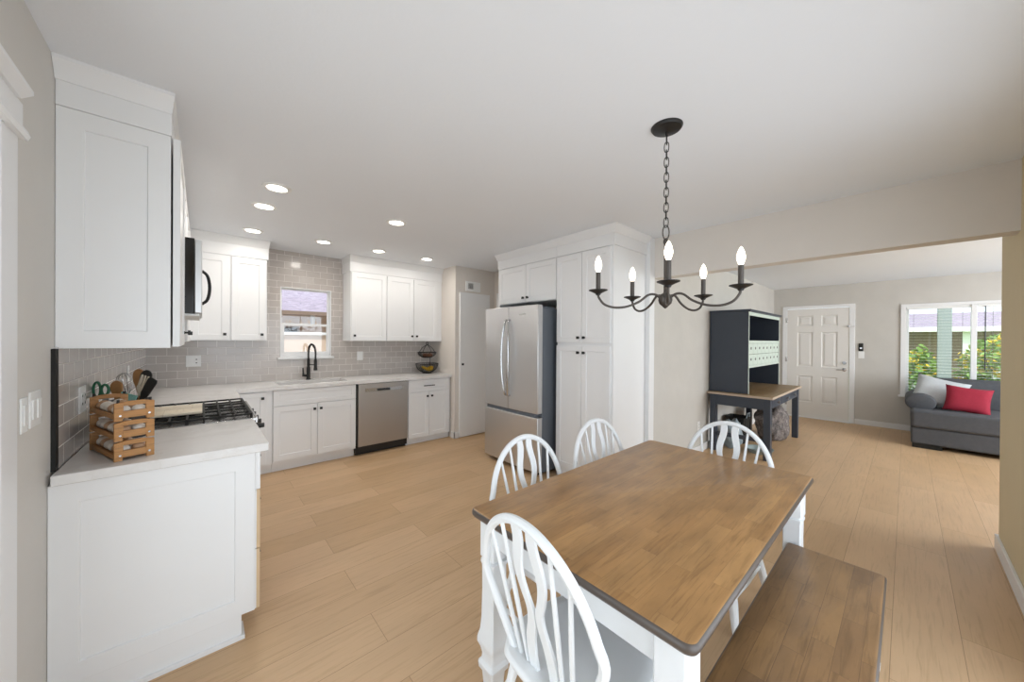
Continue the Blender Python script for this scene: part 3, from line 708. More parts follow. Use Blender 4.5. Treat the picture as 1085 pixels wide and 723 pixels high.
# ================================================================== PANTRY + FRIDGE
pf = 2.81; py0, py1 = 1.775, 2.445; fe = 3.40
t = thing('pantry_cabinet', 'tall white pantry cabinet with four doors, right of the refrigerator', 'cabinet', (3.1, 2.1, 0))
build(MB().box(pf, 3.395, py0, py1, 0, 2.42), 'body', 'cab', t, bevel=.001)
ym = 2.118
for a, b_, z0_, z1_, kk in ((py0+.022, ym, 1.395, 2.285, 2.083), (ym+.002, py1-.002, 1.395, 2.285, 2.153), (py0+.022, ym, .11, 1.368, 2.083), (ym+.002, py1-.002, .11, 1.368, 2.153)):
    d = shaker(t, (pf, b_, z0_), (0, -1, 0), (-1, 0, 0), b_-a, z1_-z0_, 'door', fr=.055)
    knob(t, (pf-.02, kk, 1.445 if z0_ > 1 else 1.297), (-1, 0, 0), d)
def pcrown(ya, yb, endret):
    a = MB().box(pf-.014, 3.395, ya-(.014 if endret else 0), yb, 2.295, 2.43)
    pr = [(0, 2.405), (.01, 2.405), (.014, 2.415), (.032, 2.44), (.046, 2.462), (.046, C), (0, C)]
    A = [(pf-.014-d_, yb, z) for d_, z in pr]; B = [(pf-.014-d_, ya-.014*endret-d_*endret, z) for d_, z in pr]; D = [(3.395, ya-.014-d_, z) for d_, z in pr]
    return a, MB().loft([A, B]+([D] if endret else []))
a, b_ = pcrown(py0, py1, 1); build(a, 'frieze', 'cab', t, bevel=.001); build(b_, 'crown', 'cab', t, angle=25)
t = thing('wall_cabinet', 'white two door cabinet above the refrigerator', 'cabinet', (3.1, 2.92, 1.8))
build(MB().box(pf, 3.395, py1+.002, 3.43, 1.85, 2.42).box(pf, 3.395, 3.405, 3.43, 0, 1.85), 'body', 'cab', t, bevel=.001)
for a, b_, kk in ((2.452, 2.912, 2.875), (2.914, 3.40, 2.948)):
    d = shaker(t, (pf, b_, 1.855), (0, -1, 0), (-1, 0, 0), b_-a, .43, 'door', fr=.055); knob(t, (pf-.02, kk, 1.905), (-1, 0, 0), d)
a, b_ = pcrown(py1+.002, 3.43, 0); build(a, 'frieze', 'cab', t, bevel=.001); build(b_, 'crown', 'cab', t, angle=25)
# fridge
t = thing('refrigerator', 'stainless french door refrigerator between the white pantry and the alcove', 'refrigerator', (2.9, 2.95, 0))
f0, f1, fX, ft = 2.50, 3.385, 2.555, 1.785
build(MB().box(fX+.095, 3.36, f0+.012, f1-.012, .03, ft-.03).box(fX+.14, fX+.3, f0+.03, f0+.12, ft-.03, ft-.012).box(fX+.14, fX+.3, f1-.12, f1-.03, ft-.03, ft-.012), 'body', 'fridgeside', t, bevel=.004)
ys = (f0+f1)/2
def fdoor(ya, yb, za, zb, nm):
    n = 10; pts = []
    yc = (f0+f1)/2
    for k in range(n+1):
        y = ya+(yb-ya)*k/n; pts.append((fX+.0+.018*((y-yc)/(f1-f0)*2)**2, y))
    pts = [(fX+.088, ya)]+pts+[(fX+.088, yb)]
    return build(MB().prism([(p[0], p[1]) for p in pts], 'z', za, zb), nm, 'steel', t, bevel=.005, angle=30)
dl = fdoor(ys+.003, f1, .655, ft, 'door'); dr = fdoor(f0, ys-.003, .655, ft, 'door'); dz = fdoor(f0, f1, .05, .612, 'freezer_drawer')
build(MB().box(fX+.03, fX+.09, f0+.05, f1-.03, .612, .655), 'handle_recess', 'fridgeside', t)
for s_, pr in ((1, dl), (-1, dr)):
    hp = catmull([(fX+.002, ys+s_*.028, .80), (fX-.03, ys+s_*.026, .83), (fX-.05, ys+s_*.045, 1.0), (fX-.055, ys+s_*.055, 1.22), (fX-.05, ys+s_*.045, 1.44), (fX-.03, ys+s_*.026, 1.61), (fX+.002, ys+s_*.028, 1.64)], 6)
    build(MB().tube(hp, .012, 10), 'handle', 'chrome', pr)
build(MB().box(fX-.0005, fX+.006, f0+.17, f0+.27, 1.688, 1.698), 'badge', 'chrome', dr)
for y in (f0+.06, f1-.06):
    for x in (fX+.12, 3.3): build(MB().lathe([(.02, 0), (.02, .035)], (x, y, 0)), 'foot', 'black', t)


# ================================================================== CEILING LIGHTS
for k, (x, y, lb) in enumerate(((.392, 2.934, 'round recessed ceiling light nearest the camera, above the range'), (.371, 3.409, 'round recessed ceiling light above the range, second in the left column'),
        (.374, 4.261, 'round recessed ceiling light in the left corner, before the corner wall cabinet'), (.992, 4.227, 'round recessed ceiling light in front of the kitchen window'),
        (1.587, 4.208, 'round recessed ceiling light above the dishwasher, second from the right of its row'), (2.212, 4.191, 'round recessed ceiling light farthest right, before the right wall cabinet'),
        (1.317, 3.07, 'round recessed ceiling light alone in the middle of the kitchen ceiling'))):
    t = thing('ceiling_light', lb, 'ceiling light', (x, y, C), 'recessed kitchen ceiling lights')
    build(MB().lathe([(.088, C), (.086, C-.006), (.062, C-.008), (.060, C-.003), (.060, C)], (x, y, 0), 32), 'trim_ring', 'white', t)
    build(MB().lathe([(0, C-.004), (.059, C-.004), (.059, C-.001), (0, C-.001)], (x, y, 0), 32), 'diffuser', 'lamp', t)
    light('downlight_glow', 'AREA', (x, y, C-.012), 2.5, (1, .96, .90), to=(0, 0, -1), size=.11)

# ================================================================== CHANDELIER
cx, cy = 1.713, .792
t = thing('chandelier', 'black five arm candle chandelier hanging on a chain above the dining table', 'chandelier', (cx, cy, C))
build(MB().lathe([(0, C), (.073, C), (.073, C-.004), (.066, C-.014), (.03, C-.024), (.008, C-.03), (0, C-.03)], (cx, cy, 0), 32).tube([(cx+.009*math.cos(a), cy, C-.038+.012*math.sin(a)) for a in [2*PI*k/12 for k in range(12)]], .0025, 6, closed=True), 'canopy', 'black', t)
ch = MB(); zt, zb = C-.045, 1.985; n = 12; L = (zt-zb)/n
for k in range(n):
    z = zt-L*(k+.5); ph = (k % 2)*PI/2+.3; pts = []
    for j in range(16):
        a = 2*PI*j/16; u = math.cos(a)*.0105; v = math.sin(a)*(L*.5+.008)
        v = max(-(L*.5+.005), min(L*.5+.005, v*1.1))
        pts.append((cx+u*math.cos(ph), cy+u*math.sin(ph), z+v))
    ch.tube(pts, .0024, 6, closed=True)
build(ch, 'chain', 'black', t)
st = MB().tube([(cx+.011*math.cos(a), cy-.011*math.cos(a), 1.955+.035*math.sin(a)) for a in [2*PI*k/16 for k in range(16)]], .003, 6, closed=True)
st.lathe([(0, 1.925), (.007, 1.925), (.012, 1.915), (.012, 1.905), (.0085, 1.895), (.0085, 1.66), (.012, 1.655), (.022, 1.65), (.031, 1.635), (.033, 1.62), (.028, 1.603), (.016, 1.592), (.01, 1.585), (0, 1.578)], (cx, cy, 0), 20)
build(st, 'stem', 'iron', t)
for ang, Rr in ((-9.5, .335), (63, .280), (137, .330), (207, .282), (283, .312)):
    ang = math.radians(ang); ca, sa = math.cos(ang), math.sin(ang); zd = 1.664
    P = lambda r, z: (cx+ca*r*Rr/.332, cy+sa*r*Rr/.332, z)
    pts = catmull([P(.02, 1.628), P(.05, 1.648), P(.085, 1.645), P(.13, 1.612), P(.19, 1.588), P(.25, 1.583), P(.300, 1.598), P(.326, 1.628), P(.332, zd-.018)], 6)
    arm = build(MB().tube(pts, .0058, 10), 'arm', 'iron', t)
    c = (P(.332, 0)[0], P(.332, 0)[1], 0)
    build(MB().lathe([(0, zd-.022), (.010, zd-.02), (.014, zd-.012), (.030, zd-.004), (.046, zd+.003), (.046, zd+.006), (.018, zd+.002), (0, zd+.002)], c, 24), 'drip_pan', 'black', arm)
    build(MB().lathe([(.0115, zd+.001), (.0115, zd+.092), (.009, zd+.094), (0, zd+.094)], c, 16), 'candle_sleeve', 'iron', arm)
    build(MB().lathe([(.006, zd+.092), (.011, zd+.100), (.0165, zd+.118), (.0175, zd+.130), (.014, zd+.150), (.007, zd+.168), (.001, zd+.176)], c, 16), 'bulb', 'bulb', arm)
    light('bulb_glow', 'POINT', (c[0], c[1], zd+.135), .9, (1, .88, .72), size=.016)

# ================================================================== DINING TABLE
def rrect(x0, x1, y0, y1, r, z, n=6):
    o = []
    for (cx_, cy_, a0_) in ((x1-r, y1-r, 0), (x0+r, y1-r, PI/2), (x0+r, y0+r, PI), (x1-r, y0+r, 3*PI/2)):
        for k in range(n+1):
            a = a0_+PI/2*k/n; o.append((cx_+r*math.cos(a), cy_+r*math.sin(a), z))
    return o
def slab(x0, x1, y0, y1, r, zt, zb, mats, nm, parent, rd=.012, **k):
    mb = MB(); prof = [(.012, zt), (.006, zt-.0015), (.002, zt-.006), (0, zt-.012), (.001, zt-.020), (.006, zb+.002), (.012, zb)]
    rings = [rrect(x0+i, x1-i, y0+i, y1-i, max(r-i, .002), z) for i, z in prof]
    n = len(rings[0]); vs = [p for q in rings for p in q]; fs = []
    for i in range(len(rings)-1):
        for j in range(n): fs.append([i*n+j, i*n+(j+1) % n, (i+1)*n+(j+1) % n, (i+1)*n+j])
    mb.add(vs, fs[:n], 0); mb.f += fs[n:]; mb.mi += [1]*(len(fs)-n)
    mb.f += [list(range(n)), [(len(rings)-1)*n+j for j in range(n)][::-1]]; mb.mi += [0, 1]
    return build(mb, nm, mats, parent, angle=50, **k)
tx0, tx1, ty0, ty1 = .785, 2.240, .292, 1.132
t = thing('dining_table', 'farmhouse dining table with a stained brown top and white legs in the foreground', 'table', (1.51, .71, 0))
slab(tx0, tx1, ty0, ty1, .03, .762, .732, ['tabletop', 'edge'], 'tabletop', t)
i = .062
build(MB().box(tx0+i+.03, tx1-i-.03, ty0+i-.012, ty0+i+.010, .63, .733).box(tx0+i+.03, tx1-i-.03, ty1-i-.010, ty1-i+.012, .63, .733)
      .box(tx0+i-.012, tx0+i+.010, ty0+i+.03, ty1-i-.03, .63, .733).box(tx1-i-.010, tx1-i+.012, ty0+i+.03, ty1-i-.03, .63, .733), 'apron', 'chair', t, bevel=.002)
lp = [(.024, 0), (.027, .03), (.031, .10), (.034, .13), (.044, .145), (.046, .165), (.036, .178), (.034, .20), (.040, .225), (.049, .245), (.049, .262), (.041, .29), (.037, .34), (.035, .45), (.036, .545), (.040, .556), (.040, .566), (.032, .571), (.032, .577), (.041, .580), (.041, .732)]
for x in (tx0+.072, tx1-.072):
    for y in (ty0+.07, ty1-.07): build(MB().sq(lp, (x, y, 0)), 'leg', 'chair', t, angle=30)
# bench
t = thing('dining_bench', 'low wooden bench with a stained brown seat pushed along the near side of the table', 'bench', (1.5, .2, 0))
slab(.90, 2.13, .046, .378, .018, .452, .424, ['benchtop', 'edge'], 'seat', t)
build(MB().box(.98, 2.05, .085, .102, .35, .425).box(.98, 2.05, .325, .342, .35, .425).box(.955, .972, .11, .32, .35, .425).box(2.058, 2.075, .11, .32, .35, .425), 'apron', 'chair', t, bevel=.002)
bp = [(.02, 0), (.022, .03), (.026, .08), (.034, .10), (.026, .115), (.030, .14), (.034, .155), (.028, .18), (.026, .28), (.030, .30), (.032, .31), (.032, .424)]
for x in (.965, 2.065):
    for y in (.095, .33): build(MB().sq(bp, (x, y, 0)), 'leg', 'chair', t, angle=30)

# ================================================================== CHAIRS (front = +X, base of the back at the origin)
def make_chair(label):
    t = thing('dining_chair', label, 'chair', (0, 0, 0), 'white bow back chairs around the table')
    # seat
    out = [(-.045, -.10), (-.045, .10), (-.02, .165), (.06, .205), (.18, .210), (.27, .196), (.335, .150), (.365, .075), (.365, -.075), (.335, -.150), (.27, -.196), (.18, -.210), (.06, -.205), (-.02, -.165)]
    oc = catmull([(a, b, 0) for a, b in out], 4, closed=True)
    c0 = Vector((.16, 0, 0)); ring = lambda s, z: [tuple(c0+(p-c0)*s+Vector((0, 0, z))) for p in oc]
    build(MB().loft([ring(.90, .418), ring(.97, .424), ring(1, .436), ring(.99, .448), ring(.95, .453), ring(.80, .449), ring(.5, .445), ring(.2, .445)]), 'seat', 'chair', t, angle=60)
    tl = .197
    def B(y, h): return Vector((-h*tl, y, .452+h))
    H = .47
    pts = [B(-.140, -.03), B(-.140, 0)]
    for k in range(13):
        a = PI*k/12; pts.append(B(-math.cos(a)*.230, H*(.42+.58*math.sin(a))))
    pts += [B(.140, 0), B(.140, -.03)]
    build(MB().tube(catmull(pts, 4), .0135, 10), 'back_bow', 'chair', t)
    def topz(y): return H*(.42+.58*math.sqrt(max(0, 1-(y/.230)**2)))
    nrm = Vector((1, 0, tl)).normalized()
    for s in (-1, 1):
        for yb, yt in ((.070, .098), (.104, .160)):
            h = topz(yt)
            build(MB().tube([B(s*yb, -.02), B(s*(yb*.5+yt*.5), h*.5), B(s*yt, h)], [.0065, .0075, .006], 8), 'spindle', 'chair', t)
        ctr = [(0, .042), (.10, .043), (.24, .036), (.37, .0195), (.46, .0185), (.55, .034), (.65, .046), (.74, .045), (.83, .035), (.91, .029), (1, .034)]
        cc = catmull([(f, d_, 0) for f, d_ in ctr], 4)
        p_ = [B(s*q.y, -.012+(topz(.03)+.012)*q.x) for q in cc]
        hw = [.0165+.002*math.sin(q.x*9) for q in cc]
        build(MB().ribbon(p_, (0, 1, 0), hw, nrm, .011), 'splat', 'chair', t, bevel=.002)
    for sx, sy in ((0, 1), (0, -1), (1, 1), (1, -1)):
        top = Vector((.31 if sx else .03, sy*.145, .425)); bot = Vector((.385 if sx else -.075, sy*.205, 0))
        fr = [0, .06, .10, .2, .35, .5, .62, .66, .70, .74, .9, 1]; rr = [.011, .013, .015, .019, .021, .018, .014, .018, .018, .014, .018, .014]
        build(MB().tube([bot.lerp(top, f) for f in fr], rr, 10), 'leg', 'chair', t)
    lg = lambda sx, sy, f: Vector((.385 if sx else -.075, sy*.205, 0)).lerp(Vector((.31 if sx else .03, sy*.145, .425)), f)
    for sy in (-1, 1):
        a, b_ = lg(0, sy, .42), lg(1, sy, .38); build(MB().tube([a, a.lerp(b_, .5), b_], [.007, .012, .007], 8), 'stretcher', 'chair', t)
    a = lg(0, -1, .42).lerp(lg(1, -1, .38), .5); b_ = lg(0, 1, .42).lerp(lg(1, 1, .38), .5)
    build(MB().tube([a, a.lerp(b_, .5), b_], [.007, .012, .007], 8), 'stretcher', 'chair', t)
    return t
def copy_tree(o, parent=None):
    c = o.copy(); COL.objects.link(c)
    if parent: c.parent = parent
    for q in list(o.children): copy_tree(q, c)
    return c
ch0 = make_chair('white bow back wooden chair in the foreground at the near end of the table')
for k, (x, y, a, lb) in enumerate(((.742, .683, -.045, None),
        (1.232, 1.205, -PI/2-.014, 'white bow back wooden chair behind the table, directly in front of the refrigerator'),
        (1.823, 1.19, -PI/2-.05, 'white bow back wooden chair behind the table, in front of the tall pantry'),
        (2.30, .71, PI-.06, 'white bow back wooden chair at the far end of the table, toward the navy desk'))):
    c = ch0 if k == 0 else copy_tree(ch0)
    c.location = (x, y, 0); c.rotation_euler = (0, 0, a)
    if lb: c['label'] = lb

# ================================================================== EGG CRATES
ang = math.radians(20); ux = Vector((-math.sin(ang), math.cos(ang), 0)); uy = Vector((math.cos(ang), math.sin(ang), 0))
o_ = Vector((-.262, 2.112, 0)); Lc, Wc, Hc = .33, .118, .080
def cm(z): return Matrix(((ux.x, uy.x, 0, o_.x), (ux.y, uy.y, 0, o_.y), (0, 0, 1, z), (0, 0, 0, 1)))
def cp_(x, y, z): return cm(0) @ Vector((x, y, z))
tiers = ['bottom wooden egg crate of the stack on the near counter', 'middle wooden egg crate of the stack on the near counter', 'top wooden egg crate of the stack on the near counter, open above']
for k in range(3):
    z0_ = .9145+k*(Hc+.001)
    t = thing('egg_crate', tiers[k], 'crate', tuple(cp_(Lc/2, Wc/2, z0_)), 'stacked wooden egg crates')
    for e, xx in enumerate((0, Lc-.012)):
        n = 16; outer = [(0, .0), (.02, .0), (.03, .008), (Wc-.03, .008), (Wc-.02, .0), (Wc, .0), (Wc, Hc-.004), (Wc*.75, Hc-.001), (Wc/2, Hc+.004 if k == 2 else Hc), (Wc*.25, Hc-.001), (0, Hc-.004)]
        mb = MB(cm(z0_)); w0_, w1_, h0, h1 = .026, Wc-.026, .040, .062
        wallbox(mb, 'x', xx, xx+.012, 0, Wc, 0.012, Hc-.006, [(w0_, w1_, h0, h1)])
        mb.box(xx, xx+.012, 0, .024, 0, .012).box(xx, xx+.012, Wc-.024, Wc, 0, .012)
        mb.prism([(0.004, Hc-.006), (Wc-.004, Hc-.006), (Wc*.7, Hc-.0), (Wc*.3, Hc-.0)], 'x', xx, xx+.012)
        ep = build(mb, 'end_board', 'acacia', t, bevel=.001)
        mb = MB(cm(z0_))
        for yy in (.016, Wc-.016):
            mb.tube([(xx-.002 if e == 0 else xx+.014, yy, .022), (xx+.006, yy, .022)], .0042, 8)
        build(mb, 'bolt', 'chrome', ep)
    for yy in (0, Wc-.008):
        build(MB(cm(z0_)).box(.012, Lc-.012, yy, yy+.008, .010, .028), 'side_rail', 'acacia', t, bevel=.001)
    build(MB(cm(z0_)).box(.012, Lc-.012, .008, Wc-.008, .010, .015), 'bottom_board', 'acacia', t)
    if k == 2:
        mb = MB(cm(z0_))
        for x_ in (.006, Lc-.006):
            for y_ in (.012, Wc-.012): mb.tube([(x_, y_, Hc-.006), (x_, y_, Hc+.008)], .0045, 8)
        build(mb, 'peg', 'black', t)
    for r in range(2):
        for q in range(6):
            br = (q+k+r) % 3 == 1
            R_ = Matrix.Rotation(ang+PI/2*(1), 3, 'Z') @ Matrix.Rotation(PI/2, 3, 'Y')
            c = cp_(.040+q*.050, .035+r*.046, z0_+.037)
            R_ = Matrix.Rotation(ang, 3, 'Z') @ Matrix.Rotation(PI/2, 3, 'Y')
            col = 'brown' if br else 'white'
            build(MB().ball((c.x, c.y, c.z), (.0215, .0215, .0225 if False else .0225), seg=12, R=R_), 'egg', 'eggb' if br else 'eggw', None, loc=(c.x, c.y, z0_+.015),
                  label='%s egg lying in the %s wooden crate' % (col, ('bottom', 'middle', 'top')[k]), cat='egg', group='%s eggs in the %s crate' % (col, ('bottom', 'middle', 'top')[k]))
# utensil holder behind the crates
ucx, ucy = -.27, 2.62
t = thing('utensil_holder', 'dark round utensil crock behind the wooden egg crates', 'holder', (ucx, ucy, .914))
build(MB().lathe([(0, .914), (.062, .914), (.068, .93), (.070, 1.10), (.067, 1.10), (.063, .935), (0, .93)], (ucx, ucy, 0), 28), 'crock', 'iron', t)
build(MB().tube([(ucx+.071*math.cos(a), ucy+.071*math.sin(a), 1.10) for a in [2*PI*k/28 for k in range(28)]], .004, 6, closed=True), 'rim', 'black', t)
Vv = Vector
def utensil(nm, label, cat, base, tip, head, mat_h, mat_b, hr=.006):
    b0, t0 = Vv(base), Vv(tip); d_ = (t0-b0).normalized(); side = Vv((rgt.x, rgt.y, 0)); side = (side-d_*side.dot(d_)).normalized(); nrm = d_.cross(side)
    t = thing(nm, label, cat, base)
    build(MB().tube([b0, b0.lerp(t0, .65)], hr, 8), 'handle', mat_h, t)
    s0 = b0.lerp(t0, .6); L = (t0-s0).length
    if head == 'spoon':
        hw = [.007, .018, .028, .031, .028, .018, .005]
        build(MB().ribbon([s0+d_*L*f for f in (0, .3, .5, .68, .84, .95, 1)], tuple(side), hw, nrm, .008), 'bowl', mat_b, t, bevel=.002)
    elif head == 'turner':
        build(MB().ribbon([s0+d_*L*f for f in (0, .25, .35, 1)], tuple(side), [.007, .010, .032, .040], nrm, .005), 'blade', mat_b, t, bevel=.001)
    elif head == 'slim':
        build(MB().ribbon([s0+d_*L*f for f in (0, .15, .3, .9, 1)], tuple(side), [.007, .012, .020, .024, .018], nrm, .005), 'blade', mat_b, t, bevel=.001)
    elif head == 'fork':
        mb = MB().ribbon([s0+d_*L*f for f in (0, .25, .40, .5)], tuple(side), [.007, .016, .03, .032], nrm, .006)
        for q in (-.024, -.008, .008, .024): mb.ribbon([s0+d_*L*f+side*q for f in (.48, .8, 1)], tuple(side), [.005, .005, .003], nrm, .006)
        build(mb, 'tines', mat_b, t, bevel=.001)
    elif head == 'whisk':
        mb = MB()
        for q in range(6):
            a = PI*q/6; u_ = side*math.cos(a)+nrm*math.sin(a)
            mb.tube(catmull([s0, s0+d_*L*.35+u_*.022, s0+d_*L*.8+u_*.028, s0+d_*L, s0+d_*L*.8-u_*.028, s0+d_*L*.35-u_*.022, s0], 5), .0014, 5)
        build(mb, 'wires', mat_b, t)
    return t
zb = .94
S_ = lambda a, f: (ucx+rgt.x*a+fwd.x*f, ucy+rgt.y*a+fwd.y*f)
def up(a0, f0, a1, f1, z1): return ((*S_(a0, f0), zb), (*S_(a1, f1), z1))
b_, e_ = up(.0, .02, -.06, .02, 1.235); utensil('wire_whisk', 'steel wire whisk standing in the utensil crock', 'whisk', b_, e_, 'whisk', 'chrome', 'chrome')
b_, e_ = up(-.02, -.03, -.05, -.02, 1.20); utensil('wooden_spoon', 'wooden spoon leaning left in the utensil crock', 'spoon', b_, e_, 'spoon', 'spoonwood', 'spoonwood')
b_, e_ = up(.02, .03, .01, .03, 1.255); utensil('wooden_spoon', 'tall wooden spoon upright in the middle of the utensil crock', 'spoon', b_, e_, 'spoon', 'spoonwood', 'spoonwood')
b_, e_ = up(.02, .0, .055, .03, 1.25); utensil('serving_spoon', 'black serving spoon in the utensil crock behind the wooden fork', 'spoon', b_, e_, 'spoon', 'black', 'black')
b_, e_ = up(.02, -.03, .105, -.02, 1.225); utensil('wooden_fork', 'light wooden slotted fork in the utensil crock', 'fork', b_, e_, 'fork', 'spoonwood', 'palewood')
b_, e_ = up(.0, -.045, .17, -.05, 1.215); utensil('spatula', 'black spatula leaning far to the right out of the utensil crock', 'spatula', b_, e_, 'slim', 'black', 'black', )
b_, e_ = up(.0, -.05, .055, -.055, 1.14); utensil('spatula', 'small teal spatula low in the utensil crock', 'spatula', b_, e_, 'turner', 'teal', 'teal')
t = thing('kitchen_scissors', 'green handled kitchen scissors at the left of the utensil crock', 'scissors', (*S_(-.12, -.03), .9145))
sx_, sy_ = S_(-.045, -.04)
build(MB().ribbon([(sx_, sy_, .96), (*S_(-.10, -.03), 1.12)], tuple(rgt), [.004, .012], Vv((fwd.x, fwd.y, 0)), .003).ribbon([(sx_+.006, sy_, .96), (*S_(-.09, -.03), 1.12)], tuple(rgt), [.004, .012], Vv((fwd.x, fwd.y, 0)), .003), 'blade', 'chrome', t)
for q in (-.135, -.095):
    c0 = S_(q, -.03)
    build(MB().tube([(c0[0]+rgt.x*.018*math.cos(a), c0[1]+rgt.y*.015*math.cos(a), 1.155+(.038 if q < -.1 else .026)*math.sin(a)) for a in [2*PI*k/18 for k in range(18)]], .006, 6, closed=True), 'handle', 'green', t)

# ================================================================== DESK + HUTCH
dx0, dx1, dy0, dy1 = 4.98, 6.66, 1.035, 1.735
t = thing('writing_desk', 'navy grey desk with a wooden top and three drawers against the textured wall', 'desk', (5.8, 1.4, 0))
build(MB().box(dx0, dx1, dy0, dy1, .735, .762), 'desktop', ['desktop'], t, bevel=.003)
build(MB().box(dx0-.004, dx1+.004, dy0-.006, dy0-.0005, .735, .761).box(dx0-.005, dx0-.0005, dy0-.006, dy1, .735, .761), 'edge_band', 'rail', t, bevel=.001)
build(MB().box(dx0+.03, dx0+.05, dy0+.06, dy1-.03, .60, .734).box(dx1-.05, dx1-.03, dy0+.06, dy1-.03, .60, .734).box(dx0+.06, dx1-.06, dy1-.05, dy1-.03, .60, .734).box(dx0+.06, dx1-.06, dy0+.045, dy0+.055, .60, .734), 'apron', 'desk', t, bevel=.002)
for x in (dx0+.06, dx1-.06):
    for y in (dy0+.055, dy1-.06): build(MB().box(x-.04, x+.04, y-.035, y+.035, 0, .734), 'leg', 'desk', t, bevel=.003)
W3 = (dx1-dx0-.24)/3
for k in range(3):
    x = dx0+.12+k*W3
    d = shaker(t, (x, dy0+.045, .615), (1, 0, 0), (0, -1, 0), W3-.01, .11, 'drawer', fr=.012, rec=.002, mats='desk', t=.022)
    build(MB().lathe([(.008, 0), (.008, .012), (.017, .018), (.017, .026), (0, .03)], (x+W3/2, dy0+.023, .668), R=Matrix.Rotation(PI/2, 3, 'X')), 'knob', 'chrome', d)
build(MB().box(dx0+.05, dx0+.07, dy0+.09, dy1-.09, .20, .25), 'side_stretcher', 'desk', t, bevel=.002)
hx0, hx1, hy0, hy1 = 5.07, 6.64, 1.30, 1.738
t = thing('desk_hutch', 'navy hutch with a dark shelf and pale mint drawer rows standing on the desk', 'hutch', (5.85, 1.5, .762))
zt = 1.82
build(MB().box(hx0, hx0+.022, hy0, hy1, .7625, zt-.03).box(hx1-.022, hx1, hy0, hy1, .7625, zt-.03).box(hx0+.022, hx1-.022, hy1-.01, hy1-.001, .763, zt-.031).box(hx0+.022, hx1-.022, hy0+.01, hy1-.01, 1.40, 1.425).box(hx0+.022, hx1-.022, hy0+.01, hy1-.01, 1.10, 1.115), 'body', 'desk', t, bevel=.001)
build(MB().box(hx0-.012, hx1+.012, hy0-.022, hy1, zt-.03, zt-.012).box(hx0-.02, hx1+.02, hy0-.03, hy1, zt-.012, zt), 'top', 'desk', t, bevel=.003)
build(MB().box(hx0, hx0+.02, hy0-.004, hy0-.0002, .765, zt-.03).box(hx1-.02, hx1, hy0-.004, hy0-.0002, .765, zt-.03).box(hx0+.02, hx1-.02, hy0-.004, hy0-.0002, zt-.075, zt-.03), 'face_edge', 'mint', t)
build(MB().box(hx0+.02, hx1-.02, hy0, hy0+.008, 1.395, 1.43).box(hx0+.02, hx1-.02, hy0, hy0+.008, 1.085, 1.115), 'drawer_case', 'mint', t, bevel=.001)
Wd = (hx1-hx0-.044)/8
for r in range(2):
    for k in range(8):
        x = hx0+.022+k*Wd; z = 1.117+r*.140
        d = build(MB().box(x+.002, x+Wd-.002, hy0+.001, hy0+.012, z, z+.136), 'card_drawer', 'mint', t, bevel=.002)
        build(MB().lathe([(.017, 0), (.017, .004), (0, .004)], (x+Wd/2, hy0+.001, z+.075), seg=12, R=Matrix.Rotation(PI/2, 3, 'X')), 'pull_hole', 'grille', d)
# things under the desk
def lump(name, mat, c, r, amp, label, cat, seed, sub=4):
    bm = bmesh.new(); bmesh.ops.create_icosphere(bm, subdivisions=sub, radius=1)
    for v in bm.verts:
        n_ = v.co.normalized(); f = 1+amp*(noise.noise(n_*1.9+Vv((seed, 0, 0)))*1.4+.45*noise.noise(n_*5+Vv((0, seed, 0)))+.2*noise.noise(n_*14))
        p = Vv((n_.x*r[0], n_.y*r[1], n_.z*r[2]))*f; p.z = max(p.z, -r[2]*.82); v.co = p+Vv((0, 0, r[2]*.82))
    me = bpy.data.meshes.new(name); bm.to_mesh(me); bm.free(); me.materials.append(M[mat])
    for p in me.polygons: p.use_smooth = True
    o = bpy.data.objects.new(name, me); COL.objects.link(o); o.location = c; return tagit(o, label, cat)
lump('fur_beanbag', 'fur', (6.28, 1.31, 0), (.32, .20, .275), .16, 'grey furry bean bag slumped under the far end of the navy desk', 'bean bag', 3.1)
lump('plastic_bag', 'bag', (5.36, 1.56, .0), (.14, .12, .20), .3, 'pale blue grey plastic bag on the floor under the near end of the desk', 'bag', 9.4)
t = thing('storage_tote', 'dark storage tote standing under the middle of the desk', 'tote', (5.60, 1.58, 0))
build(MB().sq([(.10, 0), (.125, .34), (.132, .345), (.132, .36), (.122, .36), (.10, .02), (.02, .02)], (5.70, 1.58, 0), ch=.2), 'bin', 'blackmatt', t)
build(MB().tube([(5.62, 1.46, .34), (5.64, 1.45, .42), (5.74, 1.45, .42), (5.76, 1.46, .34)], .008, 8), 'carry_handle', 'bag', t)
t = thing('pet_dish', 'shallow green grey dish on the floor under the near end of the desk', 'dish', (5.22, 1.30, 0))
build(MB().lathe([(0, 0), (.11, 0), (.15, .05), (.155, .055), (.145, .055), (.105, .012), (0, .012)], (5.34, 1.24, 0), 28), 'dish_body', 'siding', t)

# ================================================================== SOFA
t = thing('sofa', 'charcoal fabric sofa with a rolled arm under the living room window', 'sofa', (7.8, -1.1, 0))
s0, s1 = -.048, -2.30
build(MB().box(7.225, 8.30, s1, s0, .055, .275), 'base', 'sofa', t, bevel=.02, segs=3)
build(MB().box(7.205, 8.10, s1+.24, s0+.004, .275, .505), 'seat_cushion', 'sofa', t, bevel=.035, segs=4)
def roll(y):
    mb = MB(); n = 22
    prof = [(y+.145*math.cos(2*PI*k/n), .585+.118*math.sin(2*PI*k/n)) for k in range(n)]
    rings = []
    for x, s_ in ((7.47, .86), (7.475, .94), (7.49, 1), (8.28, 1), (8.30, .9)): rings.append([(x, y+(a-y)*s_, .585+(b-.585)*s_) for a, b in prof])
    mb.loft(rings); mb.box(7.50, 8.28, y-.10, y+.08, .27, .56); return mb
build(roll(-.135), 'arm', 'sofa', t, angle=50); build(roll(s1+.12), 'arm', 'sofa', t, angle=50)
